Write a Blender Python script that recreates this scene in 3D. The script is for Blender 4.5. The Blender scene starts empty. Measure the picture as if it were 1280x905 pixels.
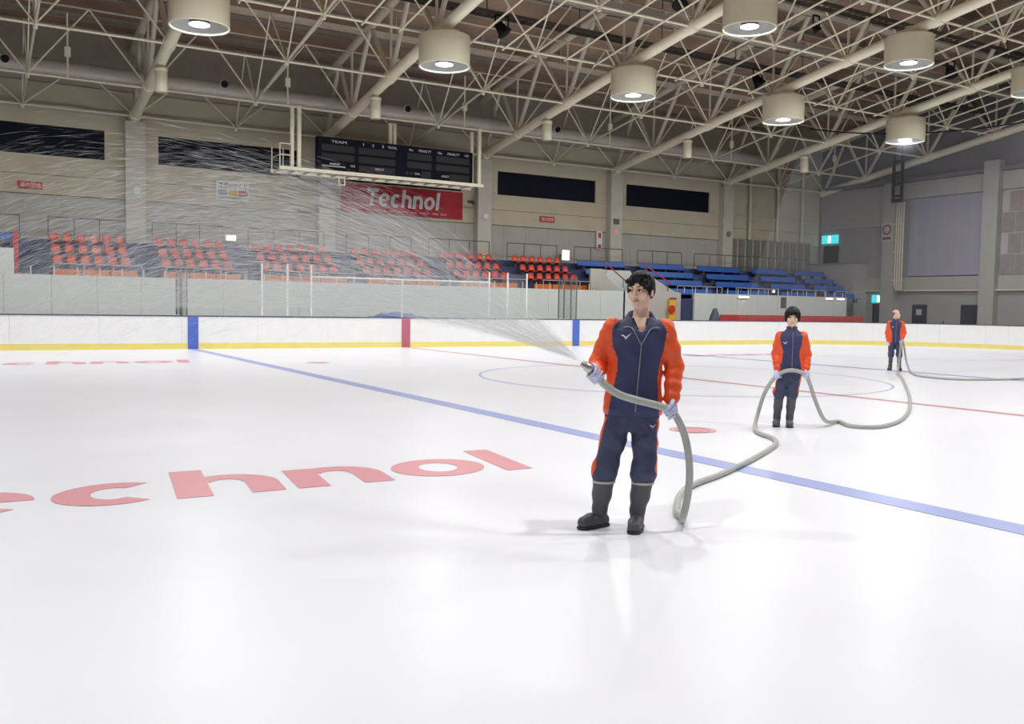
import bpy, bmesh, math, random
import numpy as np
from mathutils import Vector, Matrix

random.seed(7)
np.random.seed(7)
scn = bpy.context.scene
COL = scn.collection

# ------------------------------------------------------------------ camera
CAM = np.array([-6.5267, -31.2212, 1.5297])
FPX, YAW, PITCH, ROLL = 1168.98, 0.5353, -0.0588, 0.0168
def cam_axes():
    f = np.array([math.sin(YAW)*math.cos(PITCH), math.cos(YAW)*math.cos(PITCH), math.sin(PITCH)])
    r = np.array([math.cos(YAW), -math.sin(YAW), 0.0]); u = np.cross(r, f)
    c, s = math.cos(ROLL), math.sin(ROLL)
    return c*r+s*u, -s*r+c*u, f
AX_R, AX_U, AX_F = cam_axes()
cd = bpy.data.cameras.new('camera'); cam = bpy.data.objects.new('camera', cd); COL.objects.link(cam)
m = Matrix.Identity(4)
for i in range(3):
    m[i][0], m[i][1], m[i][2], m[i][3] = AX_R[i], AX_U[i], -AX_F[i], CAM[i]
cam.matrix_world = m
cd.sensor_width = 36.0; cd.lens = FPX/1280*36.0; cd.clip_end = 300; cd.clip_start = 0.05
scn.camera = cam
# pixel -> direction; the distance always comes from the plane the thing stands on
def ray(x, y): return AX_F + AX_R*(x-640)/FPX - AX_U*(y-452.5)/FPX
def at_z(x, y, z=0.0): d = ray(x, y); return CAM + d*(z-CAM[2])/d[2]
def at_y(x, y, Y): d = ray(x, y); return CAM + d*(Y-CAM[1])/d[1]
def at_x(x, y, X): d = ray(x, y); return CAM + d*(X-CAM[0])/d[0]

# ------------------------------------------------------------------ world, exposure
w = bpy.data.worlds.new('world'); scn.world = w; w.use_nodes = True
bg = w.node_tree.nodes['Background']; bg.inputs[0].default_value = (0.93, 0.96, 1.0, 1); bg.inputs[1].default_value = 0.14
vs = scn.view_settings
vs.view_transform = 'Standard'; vs.look = 'None'; vs.gamma = 1.0; vs.use_curve_mapping = False; vs.exposure = 0.0
LAMP_WATTS = 330.0          # the light of one ceiling lamp; the lamps are built below

# ------------------------------------------------------------------ materials
def lin(c):
    out = []
    for v in c:
        v = v/255.0
        out.append(v/12.92 if v <= 0.04045 else ((v+0.055)/1.055)**2.4)
    return tuple(out)
MATS = {}
def mat(name, rgb, rough=0.6, metal=0.0, var=0.08, scale=3.0, bump=0.0, bscale=60.0, spec=0.5, stretch=None, coat=0.0):
    if name in MATS: return MATS[name]
    m = bpy.data.materials.new(name); m.use_nodes = True; MATS[name] = m
    nt = m.node_tree; b = nt.nodes['Principled BSDF']
    c = lin(rgb)
    b.inputs['Roughness'].default_value = rough; b.inputs['Metallic'].default_value = metal
    b.inputs['Specular IOR Level'].default_value = spec
    if coat: b.inputs['Coat Weight'].default_value = coat
    tc = nt.nodes.new('ShaderNodeTexCoord'); src = tc.outputs['Object']
    if stretch:
        mp = nt.nodes.new('ShaderNodeMapping'); mp.inputs['Scale'].default_value = stretch
        nt.links.new(src, mp.inputs['Vector']); src = mp.outputs['Vector']
    n = nt.nodes.new('ShaderNodeTexNoise'); n.inputs['Scale'].default_value = scale; n.inputs['Detail'].default_value = 5
    nt.links.new(src, n.inputs['Vector'])
    r = nt.nodes.new('ShaderNodeValToRGB')
    r.color_ramp.elements[0].position = 0.3; r.color_ramp.elements[1].position = 0.7
    r.color_ramp.elements[0].color = tuple(v*(1-var) for v in c)+(1,)
    r.color_ramp.elements[1].color = tuple(min(1, v*(1+var)) for v in c)+(1,)
    nt.links.new(n.outputs['Fac'], r.inputs['Fac']); nt.links.new(r.outputs['Color'], b.inputs['Base Color'])
    if bump:
        n2 = nt.nodes.new('ShaderNodeTexNoise'); n2.inputs['Scale'].default_value = bscale; n2.inputs['Detail'].default_value = 4
        nt.links.new(src, n2.inputs['Vector'])
        bp = nt.nodes.new('ShaderNodeBump'); bp.inputs['Strength'].default_value = bump; bp.inputs['Distance'].default_value = 0.02
        nt.links.new(n2.outputs['Fac'], bp.inputs['Height']); nt.links.new(bp.outputs['Normal'], b.inputs['Normal'])
    return m
def emit(name, rgb, strength):
    if name in MATS: return MATS[name]
    m = bpy.data.materials.new(name); m.use_nodes = True; MATS[name] = m
    nt = m.node_tree; nt.nodes.clear()
    e = nt.nodes.new('ShaderNodeEmission'); e.inputs[0].default_value = lin(rgb)+(1,); e.inputs[1].default_value = strength
    o = nt.nodes.new('ShaderNodeOutputMaterial'); nt.links.new(e.outputs[0], o.inputs[0]); return m
def sheer(name, rgb, fac, gloss=0.0, rough=0.05):
    """thin see-through sheet (glass, net): mostly transparent, a little tint and gloss"""
    if name in MATS: return MATS[name]
    m = bpy.data.materials.new(name); m.use_nodes = True; MATS[name] = m
    nt = m.node_tree; nt.nodes.clear(); N = nt.nodes.new; L = nt.links.new
    t = N('ShaderNodeBsdfTransparent'); d = N('ShaderNodeBsdfDiffuse'); d.inputs[0].default_value = lin(rgb)+(1,)
    mx = N('ShaderNodeMixShader'); nz = N('ShaderNodeTexNoise'); nz.inputs['Scale'].default_value = 2.0
    mr = N('ShaderNodeMapRange'); mr.inputs['To Min'].default_value = fac*0.7; mr.inputs['To Max'].default_value = fac*1.3
    L(nz.outputs['Fac'], mr.inputs['Value']); L(mr.outputs[0], mx.inputs[0]); L(t.outputs[0], mx.inputs[1]); L(d.outputs[0], mx.inputs[2])
    last = mx
    if gloss:
        g = N('ShaderNodeBsdfGlossy'); g.inputs['Roughness'].default_value = rough
        m2 = N('ShaderNodeMixShader'); fr = N('ShaderNodeFresnel'); fr.inputs[0].default_value = 1.3
        mm = N('ShaderNodeMath'); mm.operation = 'MULTIPLY'; mm.inputs[1].default_value = gloss
        L(fr.outputs[0], mm.inputs[0]); L(mm.outputs[0], m2.inputs[0]); L(mx.outputs[0], m2.inputs[1]); L(g.outputs[0], m2.inputs[2]); last = m2
    o = N('ShaderNodeOutputMaterial'); L(last.outputs[0], o.inputs[0]); return m

def ice_mat(name, rgb):
    """frosted ice: pale body, wet gloss that varies from patch to patch"""
    m = mat(name, rgb, rough=0.3, var=0.015, scale=0.6)
    nt = m.node_tree; b = nt.nodes['Principled BSDF']; b.inputs['IOR'].default_value = 1.31; b.inputs['Specular IOR Level'].default_value = 0.4
    tc = nt.nodes.new('ShaderNodeTexCoord')
    n = nt.nodes.new('ShaderNodeTexNoise'); n.inputs['Scale'].default_value = 0.8; n.inputs['Detail'].default_value = 6
    nt.links.new(tc.outputs['Object'], n.inputs['Vector'])
    mr = nt.nodes.new('ShaderNodeMapRange'); mr.inputs['From Min'].default_value = 0.35; mr.inputs['From Max'].default_value = 0.65
    mr.inputs['To Min'].default_value = 0.31; mr.inputs['To Max'].default_value = 0.35
    nt.links.new(n.outputs['Fac'], mr.inputs['Value']); nt.links.new(mr.outputs[0], b.inputs['Roughness'])
    n2 = nt.nodes.new('ShaderNodeTexNoise'); n2.inputs['Scale'].default_value = 1.6; n2.inputs['Detail'].default_value = 3
    nt.links.new(tc.outputs['Object'], n2.inputs['Vector'])
    bp = nt.nodes.new('ShaderNodeBump'); bp.inputs['Strength'].default_value = 0.015; bp.inputs['Distance'].default_value = 0.02
    nt.links.new(n2.outputs['Fac'], bp.inputs['Height']); nt.links.new(bp.outputs['Normal'], b.inputs['Normal'])
    return m

M_ICE = ice_mat('ice', (233, 235, 242))
M_ICE_BLUE = ice_mat('ice_blue_paint', (164, 176, 224))
M_ICE_RED = ice_mat('ice_red_paint', (222, 158, 166))
M_ICE_DEEPRED = ice_mat('ice_centre_red_paint', (206, 138, 150))
M_BOARD = mat('board_white', (236, 236, 236), 0.35, var=0.02)
M_KICK = mat('kick_yellow', (232, 216, 122), 0.4, var=0.03)
M_BBLUE = mat('stripe_blue', (84, 108, 196), 0.4, var=0.04)
M_BRED = mat('stripe_red', (188, 104, 122), 0.4, var=0.04)
M_RAILDARK = mat('rail_navy', (70, 74, 96), 0.5)
M_WALL = mat('wall_beige', (200, 192, 170), 0.85, var=0.05, scale=1.2, bump=0.1, bscale=25)
M_WALLGREY = mat('wall_grey', (184, 180, 172), 0.85, var=0.05, scale=1.2, bump=0.1, bscale=25)
M_PILLAR = mat('pillar_paint', (204, 200, 188), 0.8, var=0.04)
M_GABLE = mat('gable_grey', (112, 110, 112), 0.9, var=0.06)
M_NIGHT = mat('night_glass', (16, 18, 36), 0.6, var=0.2, scale=1.0, spec=0.15)
M_ENDWALL = mat('end_wall_grey', (150, 148, 146), 0.9, var=0.05, scale=1.2, bump=0.1, bscale=25)
M_ENDPILLAR = mat('end_pillar_grey', (166, 163, 158), 0.85, var=0.04)
M_UPWALL = mat('upper_wall_taupe', (178, 170, 158), 0.9, var=0.06)
M_STANDWALL = mat('stand_panel', (206, 212, 208), 0.5, var=0.03)
M_STANDFLOOR = mat('stand_navy', (58, 62, 100), 0.7, var=0.12)
M_SEAT = mat('seat_orange_red', (212, 76, 48), 0.35, var=0.06)
M_ORANGE = mat('panel_orange', (224, 118, 46), 0.5, var=0.06)
M_BENCH = mat('bench_blue', (52, 98, 178), 0.4, var=0.06)
M_STEEL = mat('rail_steel', (120, 120, 120), 0.45, 0.6)
M_DARKRAIL = mat('rail_dark', (104, 101, 99), 0.5, 0.3)
M_PALE = mat('rail_pale', (182, 182, 180), 0.5)
M_WHITE = mat('white_paint', (226, 226, 222), 0.5, var=0.03)
M_CREAM = mat('truss_cream', (244, 238, 212), 0.45, var=0.05, scale=1.0)
M_CREAM_D = mat('truss_cream_dull', (212, 204, 184), 0.5, var=0.06, scale=1.0)
M_DUCT = mat('duct_silver', (206, 200, 192), 0.5, 0.25, var=0.06, stretch=(6, 1, 1))
M_BLACK = mat('black_plastic', (14, 14, 20), 0.6, spec=.25)
M_TRAY = mat('tray_dark', (86, 80, 76), 0.5, 0.3)
M_ROOF = mat('roof_board', (158, 132, 114), 0.95, var=0.28, scale=0.5)
M_PURLIN = mat('purlin_grey', (160, 152, 138), 0.7)
M_LAMP = mat('lamp_cream', (243, 238, 210), 0.3, var=0.02, coat=0.2)
M_LAMP_IN = mat('lamp_reflector', (206, 206, 200), 0.5)
M_BULB = emit('bulb', (226, 234, 255), 7.0)
M_SCORE = mat('score_black', (14, 16, 34), 0.7, spec=.2)
M_SCOREP = mat('score_panel', (34, 33, 36), 0.6)
M_TEXTW = mat('text_white', (225, 225, 225), 0.6)
M_TEXTK = mat('text_black', (24, 24, 24), 0.6)
M_BANNER = mat('banner_red', (176, 14, 38), 0.6, var=0.05)
M_SIGNRED = mat('sign_red', (196, 48, 46), 0.5)
M_RED = mat('red_paint', (186, 60, 56), 0.5)
M_SKYTOTO = mat('sign_bluegrey', (140, 150, 186), 0.5)
M_YELLOW = mat('yellow_paint', (226, 178, 52), 0.5)
M_DOOR = mat('door_dark', (24, 26, 34), 0.7, spec=.2)
M_BLIND = mat('blind_lavender', (152, 150, 164), 0.8, var=0.05, stretch=(1, 6, 0.4))
M_TILE = mat('tile_mauve', (140, 132, 132), 0.8, var=0.1)
M_TILE2 = mat('tile_pink', (150, 132, 134), 0.8, var=0.1)
M_GRILLE = mat('grille_grey', (180, 176, 168), 0.8)
M_GRILLE_D = mat('grille_dark', (138, 134, 128), 0.9)
M_EXIT = emit('exit_green', (60, 200, 205), 1.3)
M_EXITW = emit('exit_white', (255, 255, 235), 2.2)
M_TUBE = emit('tube_white', (255, 252, 235), 3.0)
M_GLASS = sheer('rink_glass', (225, 232, 230), 0.04, gloss=0.6)
M_NET = sheer('net', (165, 166, 176), 0.085)

# ------------------------------------------------------------------ mesh helpers
def tag(o, label=None, cat=None, group=None, kind=None):
    if label: o['label'] = label
    if cat: o['category'] = cat
    if group: o['group'] = group
    if kind: o['kind'] = kind
    return o
def empty(name, loc=(0, 0, 0), label=None, cat=None, group=None, rz=0.0, kind=None):
    o = bpy.data.objects.new(name, None); COL.objects.link(o); o.location = loc; o.rotation_euler = (0, 0, rz)
    o.empty_display_size = 0.2
    return tag(o, label, cat, group, kind)
def base(o):
    v = Vector((0, 0, 0))
    while o is not None: v = v + o.location; o = o.parent
    return v
def link(name, me, parent=None, loc=(0, 0, 0)):
    o = bpy.data.objects.new(name, me); COL.objects.link(o); o.location = loc
    if parent is not None: o.parent = parent
    return o
class MB:
    """collects world-space shapes, build() links them as one mesh under a parent"""
    def __init__(s): s.v = []; s.f = []; s.sm = []; s.mi = []
    def add(s, vs, fs, smooth=False, mi=0):
        n = len(s.v); s.v += [tuple(map(float, p)) for p in vs]
        for f in fs: s.f.append([i+n for i in f]); s.sm.append(smooth); s.mi.append(mi)
        return s
    def box(s, x0, x1, y0, y1, z0, z1, mi=0):
        v = [(x, y, z) for x in (x0, x1) for y in (y0, y1) for z in (z0, z1)]
        return s.add(v, [(0, 1, 3, 2), (4, 6, 7, 5), (0, 4, 5, 1), (2, 3, 7, 6), (0, 2, 6, 4), (1, 5, 7, 3)], mi=mi)
    def bar(s, a, b, wd, ht, up=(0, 0, 1)):
        a, b, up = np.array(a, float), np.array(b, float), np.array(up, float)
        d = b-a; d /= np.linalg.norm(d); x = np.cross(d, up); x /= np.linalg.norm(x); y = np.cross(x, d)
        v = [p+x*i*wd/2+y*j*ht/2 for p in (a, b) for i, j in ((-1, -1), (1, -1), (1, 1), (-1, 1))]
        return s.add(v, [(3, 2, 1, 0), (4, 5, 6, 7), (0, 1, 5, 4), (1, 2, 6, 5), (2, 3, 7, 6), (3, 0, 4, 7)])
    def tube(s, pts, r, n=8, caps=True):
        pts = [np.array(p, float) for p in pts]; rs = r if isinstance(r, (list, tuple, np.ndarray)) else [r]*len(pts)
        vs = []; x = None
        for i, p in enumerate(pts):
            d = pts[min(i+1, len(pts)-1)]-pts[max(i-1, 0)]; d /= np.linalg.norm(d)+1e-12
            if x is None:
                h = np.array((0, 0, 1.)) if abs(d[2]) < 0.9 else np.array((1., 0, 0)); x = np.cross(d, h)
            x = x-d*(x@d); x /= np.linalg.norm(x); y = np.cross(d, x)
            vs += [p+(x*math.cos(t)+y*math.sin(t))*rs[i] for t in np.arange(n)*2*math.pi/n]
        k = len(pts)
        fs = [(i*n+j, i*n+(j+1) % n, (i+1)*n+(j+1) % n, (i+1)*n+j) for i in range(k-1) for j in range(n)]
        s.add(vs, fs, True)
        if caps: s.add(vs[:n], [tuple(range(n))[::-1]]); s.add(vs[-n:], [tuple(range(n))])
        return s
    def lathe(s, prof, c=(0, 0, 0), n=32, smooth=True):
        vs = [(c[0]+r*math.cos(t), c[1]+r*math.sin(t), c[2]+z) for r, z in prof for t in np.arange(n)*2*math.pi/n]
        fs = [(i*n+j, i*n+(j+1) % n, (i+1)*n+(j+1) % n, (i+1)*n+j) for i in range(len(prof)-1) for j in range(n)]
        return s.add(vs, fs, smooth)
    def prism(s, poly, off, smooth=False):
        """closed polygon (list of 3d points) extruded by the vector off"""
        n = len(poly); off = np.array(off, float); a = [np.array(p, float) for p in poly]; b = [p+off for p in a]
        return s.add(a+b, [tuple(range(n)), tuple(range(2*n-1, n-1, -1))]+[(i, i+n, (i+1) % n+n, (i+1) % n) for i in range(n)])
    def mesh(s, name, mats, org=(0, 0, 0)):
        me = bpy.data.meshes.new(name); o = np.array(org, float)
        me.from_pydata([tuple(np.array(p)-o) for p in s.v], [], s.f)
        me.polygons.foreach_set('use_smooth', s.sm); me.polygons.foreach_set('material_index', s.mi)
        for m in (mats if isinstance(mats, (list, tuple)) else [mats]): me.materials.append(m)
        me.update(); return me
    def build(s, name, mats, parent=None, org=None):
        if org is None: org = base(parent) if parent is not None else (0, 0, 0)
        rel = np.array(org)-np.array(base(parent)) if parent is not None else np.array(org)
        return link(name, s.mesh(name, mats, org), parent, tuple(rel))
def box(name, x0, x1, y0, y1, z0, z1, m, parent=None):
    b = MB().box(x0, x1, y0, y1, z0, z1)
    return b.build(name, m, parent, org=None if parent is not None else ((x0+x1)/2, (y0+y1)/2, z0))
_unit = {}
def unit_tube(m, n):
    k = (m.name, n)
    if k not in _unit: _unit[k] = MB().tube([(0, 0, 0), (0, 0, 1)], 1.0, n).mesh('member', m)
    return _unit[k]
def member(name, a, b, r, m, parent, n=6):
    """straight round bar from a to b (world); all bars of a material share one mesh"""
    a, b = Vector(a), Vector(b); o = link(name, unit_tube(m, n), parent)
    d = b-a; o.rotation_mode = 'QUATERNION'; o.rotation_quaternion = d.to_track_quat('Z', 'Y')
    o.scale = (r, r, d.length); o.location = a-(base(parent) if parent is not None else Vector((0, 0, 0)))
    return o
def copy_tree(o, parent=None):
    c = o.copy(); COL.objects.link(c)
    if parent is not None: c.parent = parent
    for ch in list(o.children): copy_tree(ch, c)
    return c
def text_mesh(s, size, m, parent, origin, ex, ey, name='lettering', width=None, align='LEFT', thick=0.004, shear=0.0):
    """lettering as flat mesh; origin world, ex = reading direction, ey = up"""
    cu = bpy.data.curves.new('txt', 'FONT'); cu.body = s; cu.size = size; cu.align_x = align; cu.extrude = thick/2; cu.shear = shear
    cu.resolution_u = 3
    t = bpy.data.objects.new('txt', cu); COL.objects.link(t)
    bpy.context.view_layer.update()
    me = bpy.data.meshes.new_from_object(t.evaluated_get(bpy.context.evaluated_depsgraph_get()))
    bpy.data.objects.remove(t); bpy.data.curves.remove(cu)
    me.materials.clear(); me.materials.append(m)
    sx = 1.0
    if width and len(me.vertices):
        xs = [v.co.x for v in me.vertices]; sx = width/max(1e-6, max(xs)-min(xs))
    ex, ey = np.array(ex, float), np.array(ey, float); ez = np.cross(ex, ey); org = np.array(origin, float)-np.array(base(parent))
    for v in me.vertices:
        p = org+ex*v.co.x*sx+ey*v.co.y+ez*v.co.z; v.co = p
    me.update()
    return link(name, me, parent)
ORD = ['first', 'second', 'third', 'fourth', 'fifth', 'sixth', 'seventh', 'eighth', 'ninth', 'tenth', 'eleventh', 'twelfth']
# ------------------------------------------------------------------ the rink: ice, markings, boards
W = 7.483; XL, XR, RAD = -19.0, 34.0, 7.5
def rounded(x0, x1, y0, y1, r, n=14):
    pts = []
    for cx, cy, a0 in ((x1-r, y1-r, 0), (x0+r, y1-r, 90), (x0+r, y0+r, 180), (x1-r, y0+r, 270)):
        pts += [(cx+r*math.cos(math.radians(a0+90*i/n)), cy+r*math.sin(math.radians(a0+90*i/n))) for i in range(n+1)]
    return pts
box('floor', -45, 46, -42, 12, -0.14, -0.06, mat('concrete', (150, 148, 146), 0.8, bump=0.1), None)
tag(bpy.data.objects['floor'], kind='structure')
ice = MB().prism([(x, y, 0.0) for x, y in rounded(XL, XR, -30, 0, RAD)], (0, 0, -0.058)).build('floor_ice', M_ICE)
tag(ice, 'wide white sheet of rink ice with red and blue markings', None, kind='structure')
MZ = 0.003
def flat(name, polys, m):
    b = MB()
    for k, p in enumerate(polys):
        ar = sum(p[q][0]*p[(q+1) % len(p)][1]-p[(q+1) % len(p)][0]*p[q][1] for q in range(len(p)))
        if ar < 0: p = p[::-1]
        if abs(ar) < 1e-7: continue
        b.add([(x, y, MZ) for x, y in p], [tuple(range(len(p)))])
    return b.build(name, m, ice)
def ring(cx, cy, ro, ri, a0=0, a1=360, n=64, ry=1.0):
    out = []
    for i in range(n):
        a, b = math.radians(a0+(a1-a0)*i/n), math.radians(a0+(a1-a0)*(i+1)/n)
        q = [(cx+ro*math.cos(a), cy+ro*math.sin(a)), (cx+ro*math.cos(b), cy+ro*math.sin(b)),
             (cx+ri*math.cos(b), cy+ri*math.sin(b)), (cx+ri*math.cos(a), cy+ri*math.sin(a))]
        out.append(q[::1] if ri > 0 else q[:3])
    return out
def rect(x0, x1, y0, y1): return [(x0, y0), (x1, y0), (x1, y1), (x0, y1)]
for X in (0.0, 2*W): flat('blue_line', [rect(X-.15, X+.15, -29.98, -0.02)], M_ICE_BLUE)
flat('red_line', [rect(W-.10, W+.10, -29.98, -0.02)], M_ICE_DEEPRED)
flat('centre_circle', ring(W, -15, 4.525, 4.475), M_ICE_BLUE)
flat('centre_spot', ring(W, -15, 0.15, 0.0, n=24), M_ICE_BLUE)
for X in (1.52, 2*W-1.52):
    for Y in (-7.8, -22.2):
        flat('faceoff_spot', ring(X, Y, 0.24, 0.0, n=28)+ring(X, Y, 0.3, 0.265, n=28), M_ICE_RED)
for X in (24.2,):
    for Y in (-8, -22):
        flat('faceoff_circle', ring(X, Y, 4.525, 4.475), M_ICE_BLUE)
        flat('faceoff_spot', ring(X, Y, 0.3, 0.0, n=28), M_ICE_RED)
flat('goal_line', [rect(30.0, 30.05, -27.5, -2.5)], M_ICE_RED)

# the bold slanted sponsor word: strokes in units of the letter height
def glyphs(word):
    t = 0.33; polys = []; x = 0.0
    def arc(cx, cy, rx, ry, tx, ty, a0, a1, n=18):
        o = []
        for i in range(n):
            a, b = math.radians(a0+(a1-a0)*i/n), math.radians(a0+(a1-a0)*(i+1)/n)
            o.append([(cx+rx*math.cos(a), cy+ry*math.sin(a)), (cx+rx*math.cos(b), cy+ry*math.sin(b)),
                      (cx+(rx-tx)*math.cos(b), cy+(ry-ty)*math.sin(b)), (cx+(rx-tx)*math.cos(a), cy+(ry-ty)*math.sin(a))])
        return o
    adv = {'T': 1.08, 'e': 1.05, 'c': 0.95, 'h': 1.02, 'n': 1.02, 'o': 1.1, 'l': t}
    for ch in word:
        wd = adv[ch]
        if ch == 'T': polys += [rect(x, x+wd, 1.06, 1.34), rect(x+wd/2-t/2, x+wd/2+t/2, 0, 1.06)]
        if ch == 'l': polys += [rect(x, x+t, 0, 1.4)]
        if ch == 'o': polys += arc(x+wd/2, .5, wd/2, .52, t, .25, 0, 360, 32)
        if ch == 'c': polys += arc(x+.52, .5, .52, .52, t, .25, 52, 308, 26)
        if ch == 'e':
            polys += arc(x+.52, .5, .52, .52, t-.02, .22, 0, 318, 28); polys += [rect(x+.325, x+.715, .42, .56)]
        if ch in 'nh':
            polys += [rect(x, x+t, 0, 1.0 if ch == 'n' else 1.4)]
            polys += [[(max(px, x+t), py) for px, py in q] for q in arc(x+.51, .5, .51, .52, t, .25, 0, 150, 24)]; polys += [rect(x+wd-t, x+wd, 0, .5)]
        x += wd+0.12
    return polys, x-0.12
def word_on_ice(name, x_end, y_base, h, shear, m, sx=1.0):
    polys, wd = glyphs('Technol')
    return flat(name, [[(x_end-(wd-px)*h*sx+py*h*shear, y_base+py*h) for px, py in p] for p in polys], m)
word_on_ice('painted_sponsor_word', -1.84, -23.74, 0.86, 0.13, M_ICE_RED, 0.985)
p0 = at_z(238, 453.0); word_on_ice('painted_sponsor_word', p0[0], p0[1], 0.86, 0.13, M_ICE_RED)
p0 = at_z(1005, 443.4); word_on_ice('painted_sponsor_word', p0[0], p0[1], 0.86, 0.13, M_ICE_RED)

boards = empty('rink_boards', (7.5, 0.05, 0), 'long white rink boards with a yellow kick strip around the ice', 'rink boards')
HB = 1.084
def board_path():
    """points (x, y) along the inner face, left end to the far right end, with outward normals"""
    pts = [(x, 0.0, 0.0, 1.0) for x in np.linspace(-12.55, XR-RAD, 17)]
    for a in np.linspace(90, 0, 13)[1:]:
        c, s = math.cos(math.radians(a)), math.sin(math.radians(a)); pts.append((XR-RAD+RAD*c, -RAD+RAD*s, c, s))
    for y in np.linspace(-RAD, -22.4, 7)[1:]: pts.append((XR, y, 1.0, 0.0))
    return pts
BP = board_path()
def strip(p, q, d0, d1, z0, z1, gap, name, m, nsub=4):
    (x0, y0, nx0, ny0), (x1, y1, nx1, ny1) = p, q
    L = math.hypot(x1-x0, y1-y0); t0, t1 = gap/L, 1-gap/L; vs = []; curved = abs(nx0-nx1) > 1e-6
    n = nsub if curved else 1
    for i in range(n+1):
        t = t0+(t1-t0)*i/n
        if curved:
            a = math.atan2(ny0, nx0)*(1-t)+math.atan2(ny1, nx1)*t; nx, ny = math.cos(a), math.sin(a)
            x, y = XR-RAD+RAD*nx, -RAD+RAD*ny
        else: nx, ny = nx0, ny0; x, y = x0+(x1-x0)*t, y0+(y1-y0)*t
        vs += [(x+nx*d0, y+ny*d0, z0), (x+nx*d1, y+ny*d1, z0), (x+nx*d1, y+ny*d1, z1), (x+nx*d0, y+ny*d0, z1)]
    fs = [(0, 1, 2, 3), tuple(4*n+k for k in (3, 2, 1, 0))]
    for i in range(n):
        for k in range(4): fs.append((4*i+k, 4*(i+1)+k, 4*(i+1)+(k+1) % 4, 4*i+(k+1) % 4))
    return MB().add(vs, fs).build(name, m, boards)
for p, q in zip(BP[:-1], BP[1:]):
    strip(p, q, 0.0, 0.10, 0.005, 1.045, 0.0025, 'board_panel', M_BOARD)
    strip(p, q, -0.012, 0.0, 0.001, 0.19, 0.0, 'kick_plate', M_KICK)
    strip(p, q, -0.012, 0.13, 1.045, HB, 0.0, 'top_rail', M_RAILDARK)
for X, m in ((0.0, M_BBLUE), (W, M_BRED), (2*W, M_BBLUE)):
    box('line_stripe', X-.165, X+.165, -0.022, 0.0, 0.0, 1.06, m, boards)
box('gate_gap', 33.2, 33.25, -3.78, -3.72, 0.2, 1.2, M_RAILDARK, boards)

# glass screens in front of the officials' and players' benches
def screen(name, label, posts, panes, rails, m=M_WHITE, r=0.035):
    e = empty(name, (np.mean([p[0] for p in posts]), 0.06, HB), label, 'glass screen', 'glass screens on the far boards')
    for x, y, z in posts: member('post', (x, y, HB), (x, y, z), r, m, e, 8)
    for a, b, z in panes:
        d = np.array(b)-np.array(a); n = np.array([-d[1], d[0]])/np.hypot(*d)*0.008
        MB().prism([(a[0]-n[0], a[1]-n[1], HB+.01), (b[0]-n[0], b[1]-n[1], HB+.01), (b[0]-n[0], b[1]-n[1], z), (a[0]-n[0], a[1]-n[1], z)], (2*n[0], 2*n[1], 0)).build('pane', M_GLASS, e)
    for a, b, z in rails: member('top_rail', (a[0], a[1], z), (b[0], b[1], z), 0.03, m, e, 8)
    return e
Yg = 0.06
screen('glass_screen', 'wide clear screen with a white top rail at the red line', [(3.95, Yg, 2.86), (7.34, Yg, 2.45), (10.96, Yg, 2.85)],
       [((3.98, Yg), (7.31, Yg), 2.43), ((7.37, Yg), (10.93, Yg), 2.43)], [((3.95, Yg), (10.96, Yg), 2.45)])
screen('glass_screen', 'pair of white posts with a clear pane left of the officials screen', [(2.25, Yg, 2.85), (3.12, Yg, 2.86)], [((2.28, Yg), (3.09, Yg), 2.82)], [])
screen('glass_screen', 'pair of white posts with a clear pane where the spray begins', [(11.77, Yg, 2.84), (12.64, Yg, 2.84)], [((11.8, Yg), (12.61, Yg), 2.8)], [])
screen('glass_screen', 'steel divider with a clear pane above the left blue stripe', [(-.18, Yg, 2.8), (-.30, .25, 2.8), (-.18, 1.1, 2.8), (-.18, 1.7, 2.8)], [((-.18, .3), (-.18, 1.05), 2.75), ((-.18, 1.15), (-.18, 1.65), 2.75)], [], M_STEEL, 0.028)
screen('glass_screen', 'steel divider with a clear pane above the right blue stripe', [(15.0, Yg, 2.8), (14.78, .12, 2.8), (15.0, .95, 2.8), (15.0, 1.35, 2.8)], [((15.0, .15), (15.0, .9), 2.75), ((15.0, 1.0), (15.0, 1.3), 2.75)], [], M_STEEL, 0.028)
# blue cover and small table behind the boards at the officials' bench
tb = MB()
nx = 14
vs = [(6.4+2.2*i/nx, y, (0.0 if z == 0 else 1.05+0.24*math.sin(math.pi*i/nx)*(0.7+0.3*math.sin(i*2.1)))) for i in range(nx+1) for y, z in ((0.5, 0), (0.55, 1), (1.25, 1), (1.3, 0))]
fs = [(4*i+k, 4*i+k+1, 4*i+k+5, 4*i+k+4) for i in range(nx) for k in range(3)]+[(0, 1, 2, 3), (4*nx+3, 4*nx+2, 4*nx+1, 4*nx)]
tb.add(vs, fs, True)
o = tb.build('tarp_cover', mat('tarp_blue', (70, 96, 168), 0.6), None, org=(7.5, .9, 0)); tag(o, 'blue cover heaped behind the boards at the red line', 'cover')

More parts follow.
